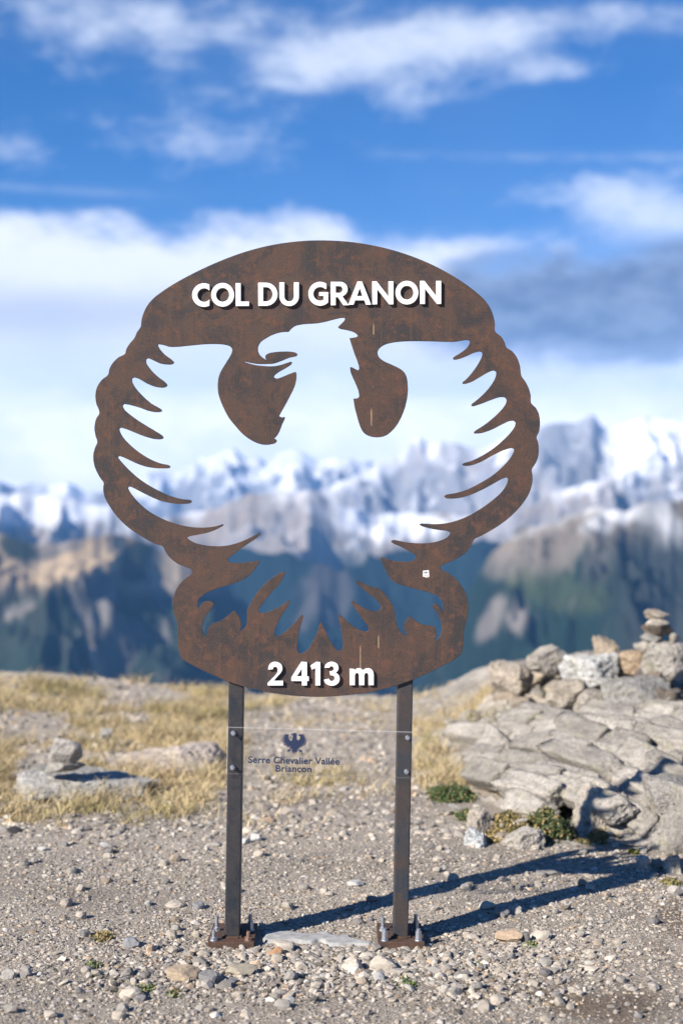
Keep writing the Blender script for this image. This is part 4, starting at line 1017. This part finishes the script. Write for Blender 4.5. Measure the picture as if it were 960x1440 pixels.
INN = [(223.3,483.8),(230,485),(238.3,487.5),(250,487.5),(263.3,486.2),(290,483.8),(305,483.7),(316.7,484.7),(323.3,487),(326.3,490.8),(325.8,495.8),(322.5,502.5),(316.7,511.7),(310.8,521.7),(307.5,530),(306.2,540),(306.7,551.7),(310,563.3),(315,575),(321.7,587.5),(331.7,600),(341.7,610.8),(353.3,619.2),(363.3,623.7),(371.7,625.5),(380,625),(386.7,623.3),(389.3,620.8),(388.7,618.5),(385.8,616.3),(389.2,613),(393.3,605.8),(396.7,596.7),(400.7,587.5),(399.8,585.8),(396.7,587),(392.5,585),(394.2,581.5),(400.8,570),(408.3,555.8),(414.2,543.3),(416.7,531.7),(416.5,524.2),(415,522.8),(406.7,525.8),(396.7,530),(389.2,532.2),(385.3,530.8),(385.8,528.3),(391.7,523.3),(401.7,517.5),(409.2,512.5),(410.8,509.7),(409.2,508.5),(403.3,510.2),(393.3,513.4),(383.3,515),(370,514.5),(358.3,513),(344.2,509.2),
(344.4,508.4),(351.7,510),(361.7,511.6),(375,511.8),(385,511),(396.7,507),(406.7,503),(416.7,500.5),(418.3,498.7),(417,496.7),(411.7,494.8),(401.7,494.2),(386.7,495),(376.7,497.2),(373.3,500),(373,503),(374.2,505.9),(370,503.3),(365,498.3),(362.8,492.5),(363.3,486.7),(366.7,480.8),(374,475.6),(383.3,470.6),(393.3,467.5),(400,466.6),(405.8,466.2),(409.2,462.5),(415,458.3),(423.3,456.2),(433.3,455.2),(445,454.5),(456.7,452.4),(470,449),(480,446.8),(484.7,447),(484.7,449.2),(481.7,453.3),(477.5,457.2),(475,460),(477.5,461.9),(488.3,464.2),(496.7,466.7),(500.8,469.2),(503,472),(501.7,473.5),(491.3,475.6),(494.2,485),(498.3,497.5),(502.5,508.3),(504.7,517.5),(503.7,520.5),(500,519.2),(494.2,516.2),(492,516.7),(492.5,521.7),(495.8,530.8),(500.8,541.7),(504.2,551.7),(504.5,557.5),(503,559.6),(496.7,560.6),(498.3,571.7),(501.7,585),(505.7,598.3),(510.2,607.2),(517,612.4),(529.1,615),(541.1,613),(553.1,603.8),(563.4,588.1),(570.3,569.2),(573.3,550.3),(573,540),(572.3,533.3),(569.2,525),(563.3,519.2),(550,512.5),(538.3,507),(532.5,501.7),(530.7,495.8),(533.3,490),(540,485),(550,482),(566.7,480),(588.3,479.5),(610,479.9),(625,480.4),(640,480.3),(650,478.7),(658.3,478.3),(660.5,480.3),(659.2,484.2),(654.2,490.8),(645,497.5),(637.5,502.2),(636.3,503.8),(638,505.5),(645,504.7),(656.7,500.3),(666.7,495.8),(675,494.2),(677.8,495.8),(677.5,500),(673.3,509.2),(665,521.7),(655,533.3),(650,537.5),(650,539.5),(653.3,539.8),(663.3,536.7),(675,530),(686.7,523.3),(694.2,521),(697.5,523),(696.7,529.2),(691.7,539.2),(681.7,551.7),(670,562.5),(662.8,568.3),(662.2,570),(664.2,571.2),(675,568.3),(690,562.5),(701.7,558.7),(709.2,558.8),(711.7,561.7),(710.8,567.5),(705,575.8),(695,585.8),(681.7,596.7),(670,604.2),(665.8,607.5),(666.3,609.5),(675,609.3),(690,604.7),(706.7,596.3),(716.7,592),(722.5,592),(724.8,594.5),(723.3,600),(716.7,609.2),(705,620.8),(691.7,631.7),(676.7,641.2),(661.7,648.3),(651.7,651.2),(649.5,653),(651.3,654.7),(661.7,654.5),(675,650),(693.3,640),(708.3,633),(718.3,630.2),(722.5,631.2),(721.7,635.8),(715,646.7),(703.3,659.2),(690,670),(673.3,680),(656.7,688.3),(640,693.3),(626.7,695.8),(624.2,698),(626.7,700.5),(641.7,700.8),(658.3,697),(675,690),(691.7,681.2),(705,673.7),(711.7,671.2),(714,673.3),(712.5,680),(705,691.7),(693.3,702.5),(680,712.5),(667.5,720.3),(655,726.9),(640,732.7),(626.7,735.8),(611.7,737),(596.7,736.3),(591.7,736.2),(589.3,737.8),(591.7,739.5),(605,743.3),(618.3,745.5),(628.3,746.7),(632.5,748.7),(631.7,752),(626.7,756.7),(615,761.3),(601.7,763.7),(586.7,764),(571.7,762.7),(558.3,760),(552.5,759.3),(549.3,761.3),(552.5,764.2),(561.7,768.3),(573.3,774.2),(581.7,779.2),(585,783),(583,786.7),(576.7,789.3),(561.7,789.7),(550,787.8),(543,785.6),(535.9,783.2),(534.9,785.2),(537,791),(540.8,800),(545.8,810),(551.7,816.7),(558.3,820.8),(575,825.8),(596.7,831.5),(608.3,835),(615,838.3),(620.8,844.2),(623.3,851.7),(623,862.5),(620.8,856.7),(616.7,851.7),(612.2,848.3),(606.7,852.7),(611.7,858.3),(617.5,868.3),(620.8,878.3),(620.8,888.3),(617.5,896.7),(613.3,900.5),(610.8,901.3),(612.5,898.3),(613.5,891.7),(612.3,885),(607.5,880),(598.3,879.3),(588.3,875.8),(580,870),(574.7,866.2),(573,870),(568,877.5),(568.3,885.8),(570.8,890.8),(573.3,894.2),(568,892.3),(561.7,886.7),(557.5,878.3),(555.8,865),(553.3,855),(548.3,845),(540,834.2),(530.8,826.7),(521.7,825),(511.7,820.8),(503.3,816.3),(500.3,817.5),(500.8,820),(508.3,826.7),(516.7,833.7),(526.7,841.7),(533.3,849.2),(535.5,854.2),(533.3,858.3),(528.3,859.7),(516.7,857.5),(506.7,852.5),(495.8,845),(493.3,846.3),(496.7,852.5),(503.3,861.7),(510,871.7),(515.8,879.2),(518.3,884.2),(516.7,887.8),(511.7,888),(501.7,884.2),(490,875.8),(481.7,868.3),(477.2,864.2),(475.5,865.8),(476.7,871.7),(479.2,883.3),(481.2,896.7),(481.7,910),(480,915),(475,915),(468.3,908.3),(460,893.3),(453.3,878.3),(451.2,875.2),(449.2,877.5),(446.7,886.7),(440,901.7),(431.7,914.2),(425,918.7),(420,917.8),(417.8,914.2),(418.3,903.3),(420.8,888.3),(424.2,875),(426.3,866.7),(425,864.5),(422.5,865.8),(416.7,873.3),(406.7,883.3),(396.7,891.7),(389.2,894.7),(385,891.7),(385.8,886.7),(390.8,875),(398.3,861.7),(405,852.5),(407.5,845.8),(405.8,844.3),(401.7,847.5),(391.7,854.2),(380,859.2),(371.7,862),(365.8,861.7),(363.3,858.3),(365.8,853.3),(373.3,843.3),(383.3,831.7),(393.3,820.8),(399.2,810),(400.7,805.3),(399.2,803.8),(393.3,805.8),(381.7,813.3),(370,823.3),(360,835.8),(352.5,848.3),(347.5,858.3),(347.7,870),(346.7,877),(344.2,882.8),(336.7,888.3),(339.2,881.7),(338.3,873.3),(335.8,866.7),(330,858.7),(326.7,860.8),(318.3,867.5),(308.3,873.8),(298.3,877),(294.2,881.7),(292,888.3),(292.5,894.2),(287.5,891.7),(284.2,885),(285,876.7),(290,865),(296.7,856.7),(301.2,849.2),(296.7,845.8),(290,845.5),(284.2,848.3),(281.7,853.5),(281.2,857.5),(278.3,851.7),(278.3,845),(281.7,840),(290,834.2),(303.3,828.3),(320,823.3),(336.7,817.5),(350,809.2),(360,797.5),(364.2,790.8),(363.3,787.8),(353.3,790),(340,791.5),(328.3,792),(321.7,790.5),(319.5,787.5),(321.7,784.2),(331.7,776.7),(348.3,765),(361.7,755.8),(366,750.5),(364.2,749),(358.3,752.5),(346.7,758.3),(331.7,764.2),(316.7,767.5),(300,768),(285,766.3),(273.3,763),(265,758.3),(263,755.8),(266.7,754.2),(278.3,752),(293.3,748.7),(306.7,743.3),(314.5,738.7),(313.3,737),(303.3,740),(290,741.7),(275,741.7),(261.7,740),(248,736.7),(235.5,732.5),(223.3,727),(208.3,718.3),(195,706.7),(185,695),(180,686.7),(181.3,684.2),(185,685),(195,690),(208.3,696.7),(223.3,703.3),(240,707.5),(256.7,708.8),(268.3,707.2),(270,705),(267.5,703),(256.7,702),(240,697.5),(223.3,690),(206.7,680.8),(191.7,670),(178.3,657.5),(169.2,647.5),(165.8,643),(168,641.3),(173.3,643),(186.7,649.2),(200,654.7),(215,658),(230,658.7),(238.3,658),(239.7,656),(237.5,654.2),(225,651.3),(211.7,645.8),(196.7,636.7),(183.3,625.8),(173.3,615),(168.7,606.7),(168,603.3),(170,601.3),(178.3,603.7),(191.7,609.2),(205,614.2),(218.3,617.5),(228.3,617.2),(230.2,615.3),(228.3,612.5),(216.7,605),(206,598.5),(196.7,592.8),(185,584.5),(175,575.8),(172.5,570.8),(174.7,568),(181.7,569.2),(196.7,573.3),(210,578),(221.7,579.7),(227.5,578.7),(228,576.7),(225,574.2),(213.3,567.5),(201.7,557.5),(191.7,546.7),(186.3,537.5),(185.8,532.5),(188.7,530.5),(195,532.5),(206.7,539.2),(218.3,543.7),(230,545),(234.7,543.3),(235.5,540.8),(231.7,536.7),(221.7,529.2),(211.7,519.2),(205.8,510),(205.8,505.3),(208.3,503.8),(215,506.3),(225,510.8),(235,512.5),(243.3,511.7),(245,509.2),(241.7,505.8),(231.7,498.3),(225,490.8),(222.2,485.8)]
def plane_xy(P, y):
    """traced pixel outline -> metres in the upright plane at distance y"""
    P = np.asarray(P, float)
    return np.c_[(P[:, 0] - 480) / F * y, CAMZ + (720 - P[:, 1]) / F * y]

sign = empty('pass_sign', (0, SY, 0))
tag(sign, 'tall rust-brown steel sign with a cut-out eagle and the words COL DU GRANON', 'sign')
PT = 0.008
put('sign_plate', extruded('sign_plate', [plane_xy(dense(OUT), SY), plane_xy(dense(INN), SY)], PT, 0.0008, SY), M_plate, sign)

# letters: cap height 1, y up
def arc(cx, cy, rx, ry, a0, a1, n=26):
    a = np.radians(np.linspace(a0, a1, n)); return [(cx + rx * math.cos(t), cy + ry * math.sin(t)) for t in a]
def glyphs():
    G = {}
    def ring_c(c, ro, ri, cut, extra=None):
        ao = math.degrees(math.acos((cut - c) / ro)); ai = math.degrees(math.acos((cut - c) / ri)) if abs(cut - c) < ri else 20
        return ao, ai
    G['C'] = (.74, [arc(.505, .5, .505, .505, 62, 298, 40) + arc(.515, .5, .30, .30, 298 - 1, 63, 32)])
    a = arc(.505, .5, .505, .51, 62.5, 297.5, 40); b = arc(.515, .5, .295, .295, 319, 41, 30)
    G['C'] = (.74, [a + b])
    G['O'] = (.98, [arc(.49, .5, .49, .51, 0, 354, 60), arc(.49, .5, .285, .30, 0, 354, 50)])
    G['L'] = (.58, [[(0, 0), (0, 1), (.215, 1), (.215, .195), (.58, .195), (.58, 0)]])
    G['D'] = (.83, [[(0, 0), (0, 1), (.33, 1)] + arc(.33, .5, .50, .5, 88, -88, 32) + [(.33, 0)], [(.21, .19), (.33, .19)] + arc(.33, .5, .29, .31, -86, 86, 26) + [(.33, .81), (.21, .81)]])
    G['U'] = (.83, [[(0, 1), (0, .40)] + arc(.415, .40, .415, .41, 182, 358, 32) + [(.83, .40), (.83, 1), (.62, 1), (.62, .42)] + arc(.415, .40, .205, .215, -2, -178, 24) + [(.21, .42), (.21, 1)]])
    G['G'] = (.845, [arc(.50, .5, .50, .51, 57, 300, 44) + [(.845, .13), (.845, .57), (.46, .57), (.46, .415), (.645, .415), (.645, .235)] + arc(.505, .5, .295, .295, -60, -318, 34)[1:] + [(.775, .74)]])
    G['R'] = (.78, [[(0, 0), (0, 1), (.40, 1)] + arc(.40, .69, .32, .31, 88, -60, 24) + [(.50, .37), (.78, 0), (.535, 0), (.30, .345), (.21, .345), (.21, 0)], [(.21, .53), (.38, .53)] + arc(.38, .675, .125, .145, -80, 80, 14) + [(.38, .82), (.21, .82)]])
    G['A'] = (.98, [[(0, 0), (.395, 1), (.585, 1), (.98, 0), (.755, 0), (.685, .19), (.295, .19), (.225, 0)], [(.365, .37), (.615, .37), (.49, .72)]])
    G['N'] = (.91, [[(0, 0), (0, 1), (.185, 1), (.70, .34), (.70, 1), (.91, 1), (.91, 0), (.725, 0), (.21, .66), (.21, 0)]])
    G['1'] = (.41, [[(.20, 0), (.20, .745), (.05, .67), (0, .84), (.24, 1), (.41, 1), (.41, 0)]])
    G['4'] = (.74, [[(.42, 1), (.66, 1), (.66, .385), (.74, .385), (.74, .19), (.66, .19), (.66, 0), (.445, 0), (.445, .19), (0, .19), (0, .335)], [(.445, .72), (.445, .385), (.225, .385)]])
    two = dense([(.02, .68), (.035, .80), (.09, .91), (.19, .985), (.325, 1.01), (.46, .98), (.57, .90), (.62, .77), (.60, .63), (.53, .52), (.43, .41)], 4)[:-4]
    two_i = dense([(.02, .12), (.18, .28), (.34, .45), (.41, .56), (.425, .68), (.395, .77), (.325, .805), (.255, .78), (.225, .73), (.215, .68)], 4)[:-4]
    G['2'] = (.65, [[tuple(q) for q in two] + [(.255, .205), (.65, .205), (.65, 0), (0, 0), (0, .10)] + [tuple(q) for q in two_i]])
    o3 = dense([(.03, .76), (.07, .88), (.17, .97), (.31, 1.01), (.45, .985), (.56, .91), (.605, .78), (.585, .65), (.49, .54), (.60, .46), (.655, .31), (.625, .15), (.53, .045), (.40, -.01), (.27, -.01), (.13, .04), (.04, .13), (0, .27)], 4, corner=70)[:-4]
    i3 = dense([(.215, .29), (.25, .215), (.325, .18), (.41, .21), (.445, .30), (.42, .385), (.34, .43), (.24, .435)], 4)[:-4]
    i3b = dense([(.24, .60), (.33, .605), (.395, .65), (.41, .73), (.38, .795), (.315, .825), (.25, .80), (.225, .74)], 4)[:-4]
    G['3'] = (.655, [[tuple(q) for q in o3] + [tuple(q) for q in i3] + [tuple(q) for q in i3b]])
    mo = dense([(.30, .88), (.38, .96), (.51, 1.01), (.68, .985), (.80, .88), (.92, .97), (1.08, 1.01), (1.26, .97), (1.38, .84), (1.425, .64)], 4)[:-4]
    G['m'] = (1.425, [[(0, 0), (0, .975), (.29, .975)] + [tuple(q) for q in mo] + [(1.425, .6), (1.425, 0), (1.115, 0), (1.115, .55)] + arc(.99, .56, .125, .18, 4, 176, 12) + [(.865, .5), (.865, 0), (.555, 0), (.555, .55)] + arc(.43, .56, .125, .18, 4, 176, 12) + [(.305, .5), (.305, 0)]])
    return G
GL = glyphs()
def letter(ch, x0, x1, yt, yb, part):
    w, loops = GL[ch]
    L = [plane_xy(np.array([(x0 + (x1 - x0) * p / w, yb - (yb - yt) * q) for p, q in l]), SY - 0.011) for l in loops]
    put(part, extruded(part, L, 0.0108, 0.0005, SY - 0.011), M_white, sign)
for ch, x0, x1, yt, yb in [('C', 270.4, 294.6, 398.6, 431.2), ('O', 297.1, 329.2, 398.2, 430.9), ('L', 331.5, 350.2, 398.1, 430.2), ('D', 363.1, 390.2, 397.5, 430), ('U', 392.9, 420.2, 397, 430),
                           ('G', 433.6, 461.3, 396.6, 429.6), ('R', 465, 490.6, 396.3, 429.2), ('A', 489.6, 521.7, 395.8, 428.4), ('N', 523.3, 552.9, 395.6, 428), ('O', 556, 587.9, 395.2, 427.8), ('N', 590.4, 620, 394.9, 427.4)]:
    letter(ch, x0, x1, yt, yb, 'letter')
for ch, x0, x1, yt, yb in [('2', 376.4, 398, 931.2, 964), ('4', 409.6, 434.2, 931, 964), ('1', 436.7, 450.2, 931, 964), ('3', 455.4, 477.5, 931.2, 963.9)]:
    letter(ch, x0, x1, yt, yb, 'digit')
letter('m', 491.6, 525.3, 940.2, 963.6, 'letter')

# posts with base plates and anchor bolts
def post(top, bot, yaw, mat, seed):
    (xt, yt), (xb, yb) = top, bot
    s_y = SY + 0.0112
    pb = Vector(((xb - 480) / F * s_y, s_y + .0255, 0.012)); pt = Vector(((xt - 480) / F * s_y, s_y + .0255, CAMZ + (720 - yt) / F * s_y + 0.10))
    h = (pt - pb).length; wdt = .0255
    def f(bm):
        box(bm, -wdt, wdt, -.0255, .0945, 0, h, .004)
    me = bm_mesh('post', f)
    q = (pt - pb).normalized()
    rot = Vector((0, 0, 1)).rotation_difference(q).to_matrix().to_4x4() @ Matrix.Rotation(R(yaw), 4, 'Z')
    me.transform(Matrix.Translation(pb) @ rot)
    po = put('post', me, mat, sign)
    cx, cy = pb.x, pb.y
    def bp(bm):
        box(bm, cx - .078, cx + .078, cy - .078, cy + .148, -.012, .010, .002)
        for sx_ in (-1, 1):                              # weld bead round the foot
            box(bm, cx + sx_ * .029 - .005, cx + sx_ * .029 + .005, cy - .030, cy + .098, .009, .0155, .002)
        box(bm, cx - .0235, cx + .0235, cy - .034, cy - .0265, .0091, .0156, .002)
    b = put('base_plate', bm_mesh('base_plate', bp), M_base, sign)
    b.parent = po; b.matrix_parent_inverse = Matrix()
    return po, cx, cy
def bolts(po, cx, cy, specs):
    for (bx, by, hh, rusty, cap) in specs:
        def f(bm):
            cyl(bm, (cx + bx, cy + by, .0100), .0135, .0025, seg=20)                 # washer
            cyl(bm, (cx + bx, cy + by, .0125), .0118, .0095, seg=6)                  # nut
            if cap: cyl(bm, (cx + bx, cy + by, .022), .0110, .020, seg=6); 
            z0 = .042 if cap else .022
            cyl(bm, (cx + bx, cy + by, z0), .0062, hh - z0, seg=12)
            k = z0
            while k < hh - .003:
                cyl(bm, (cx + bx, cy + by, k), .0068, .0012, seg=12); k += .0028
        b = put('anchor_bolt', bm_mesh('anchor_bolt', f), M_rustnut if rusty else M_zinc, sign)
        b.parent = po; b.matrix_parent_inverse = Matrix()
p1, c1x, c1y = post((332.4, 962), (326.1, 1318), 2.2, M_post, 1)
bolts(p1, c1x, c1y, [(-.058, -.058, .046, 0, 0), (-.058, .056, .060, 0, 0), (.058, -.056, .040, 1, 0), (.058, .056, .066, 0, 1)])
p2, c2x, c2y = post((570.8, 962), (563.2, 1318), -1.2, M_post2, 2)
bolts(p2, c2x, c2y, [(-.055, -.058, .050, 0, 1), (-.058, .056, .056, 0, 0), (.058, -.058, .050, 0, 1), (.055, .056, .066, 0, 1)])

# sticker on the plate
o = put('sticker', extruded('sticker', [plane_xy(np.array([(594.4, 802.6), (602.6, 801.8), (603.2, 811.2), (599.5, 812.2), (597, 811.4), (594.2, 810.6)]), SY - .0004)], .0006, 0, SY - .0009), M_sticker, sign)
ms = bm_mesh('sticker_print', lambda bm: [box(bm, *((lambda a, b, c, e: (sx(a), sx(c), SY - .0013, SY - .00095, sz(e), sz(b)))(*q))) for q in [(595.6, 804.3, 597.4, 805.6), (597.9, 803.8, 599.6, 805.8), (600.1, 804.6, 601.6, 805.5), (596.4, 806.6, 599.2, 807.2), (599.6, 809.3, 601.4, 810.6), (597.3, 809.0, 598.4, 810.2)]])
sp = put('sticker_print', ms, M_ink, sign); sp.parent = o; sp.matrix_parent_inverse = Matrix()

# clear name panel across the posts
YP = SY - 0.010
pc = plane_xy(np.array([(319.6, 1022.2), (580.6, 1029.2), (579.6, 1094.6), (318.2, 1088.4)]), YP)
def panel(bm):
    cx_, cz_ = pc.mean(0)
    ins = np.array([(x - np.sign(x - cx_) * .0026, z - np.sign(z - cz_) * .0026) for x, z in pc])
    f_ = [bm.verts.new((x, YP, z)) for x, z in ins]; a = [bm.verts.new((x, YP + .0022, z)) for x, z in pc]; b = [bm.verts.new((x, YP + .005, z)) for x, z in pc]
    bm.faces.new(f_[::-1]).material_index = 0; bm.faces.new(b).material_index = 0
    for i in range(4):
        k = (i + 1) % 4
        bm.faces.new((f_[i], f_[k], a[k], a[i])).material_index = 1
        bm.faces.new((a[i], a[k], b[k], b[i])).material_index = 1
    bmesh.ops.recalc_face_normals(bm, faces=bm.faces)
pn = put('name_panel', bm_mesh('name_panel', panel), [M_acr, M_edge], sign)
def sub(o):
    o.parent = pn; o.matrix_parent_inverse = Matrix(); return o
for (px, py) in ((328, 1031.3), (326.9, 1079.8), (573, 1037.8), (571.4, 1085.6)):
    x_, z_ = plane_xy(np.array([(px, py)]), YP)[0]
    def f(bm):
        cyl(bm, (x_, YP, z_), .0085, .0045, 'y', 20, .0065)
        cyl(bm, (x_, YP - .0045, z_), .0045, .0012, 'y', 6)
        cyl(bm, (x_, SY + .0112, z_), .007, .0062 + .005, 'y', 14)
    me = bm_mesh('screw', f); sub(put('screw', me, M_zinc, sign))
# eagle emblem: the same bird that is cut from the plate
E = dense(INN, 2)
ex = 396.2 + (E[:, 0] - 165.8) / (724.8 - 165.8) * (431.6 - 396.2); ey = 1030.4 + (E[:, 1] - 446.8) / (918.7 - 446.8) * (1060.2 - 1030.4)
sub(put('emblem', extruded('emblem', [plane_xy(np.c_[ex, ey + (ex - 414) * .02], YP)], .0006, 0, YP - .0007), M_ink, sign))
def lettering(txt, x0, x1, yb, cap):
    cu = bpy.data.curves.new('lettering', 'FONT'); cu.body = txt; cu.offset = 0.026; cu.resolution_u = 6; cu.extrude = 0; cu.space_character = 1.03
    o = bpy.data.objects.new('lettering_tmp', cu); COL.objects.link(o); bpy.context.view_layer.update()
    me = bpy.data.meshes.new_from_object(o.evaluated_get(bpy.context.evaluated_depsgraph_get())); bpy.data.objects.remove(o); bpy.data.curves.remove(cu)
    co = np.zeros(len(me.vertices) * 3, np.float32); me.vertices.foreach_get('co', co); co = co.reshape(-1, 3)
    lo, hi = co.min(0), co.max(0)
    px = x0 + (co[:, 0] - lo[0]) / (hi[0] - lo[0]) * (x1 - x0); py = yb + (px - x0) * .02 - co[:, 1] / .73 * cap
    w = plane_xy(np.c_[px, py], YP)
    me.vertices.foreach_set('co', np.stack([w[:, 0], np.full(len(w), YP - .0005), w[:, 1]], 1).astype(np.float32).ravel()); me.update()
    sub(put('lettering', me, M_ink, sign))
lettering('Serre Chevalier Vall\u00e9e', 349.2, 477.4, 1072.6, 9.6)
lettering('Brian\u00e7on', 387.8, 438, 1084.8, 9.4)

# ------------------------------------------------------------------ air
m = bpy.data.materials.new('haze_air'); m.use_nodes = True; t = NT(m.node_tree); t.n.clear()
o = t.new('ShaderNodeOutputMaterial'); v = t.new('ShaderNodeVolumePrincipled')
v.inputs['Color'].default_value = (0.20, 0.50, 1.0, 1); v.inputs['Density'].default_value = 4.2e-5; v.inputs['Anisotropy'].default_value = 0.0
t.l.new(v.outputs[0], o.inputs['Volume'])
def hz(bm): box(bm, -18000, 18000, -6000, 17000, -2900, 1500)
tag(put('haze', bm_mesh('haze', hz), m), kind='stuff')
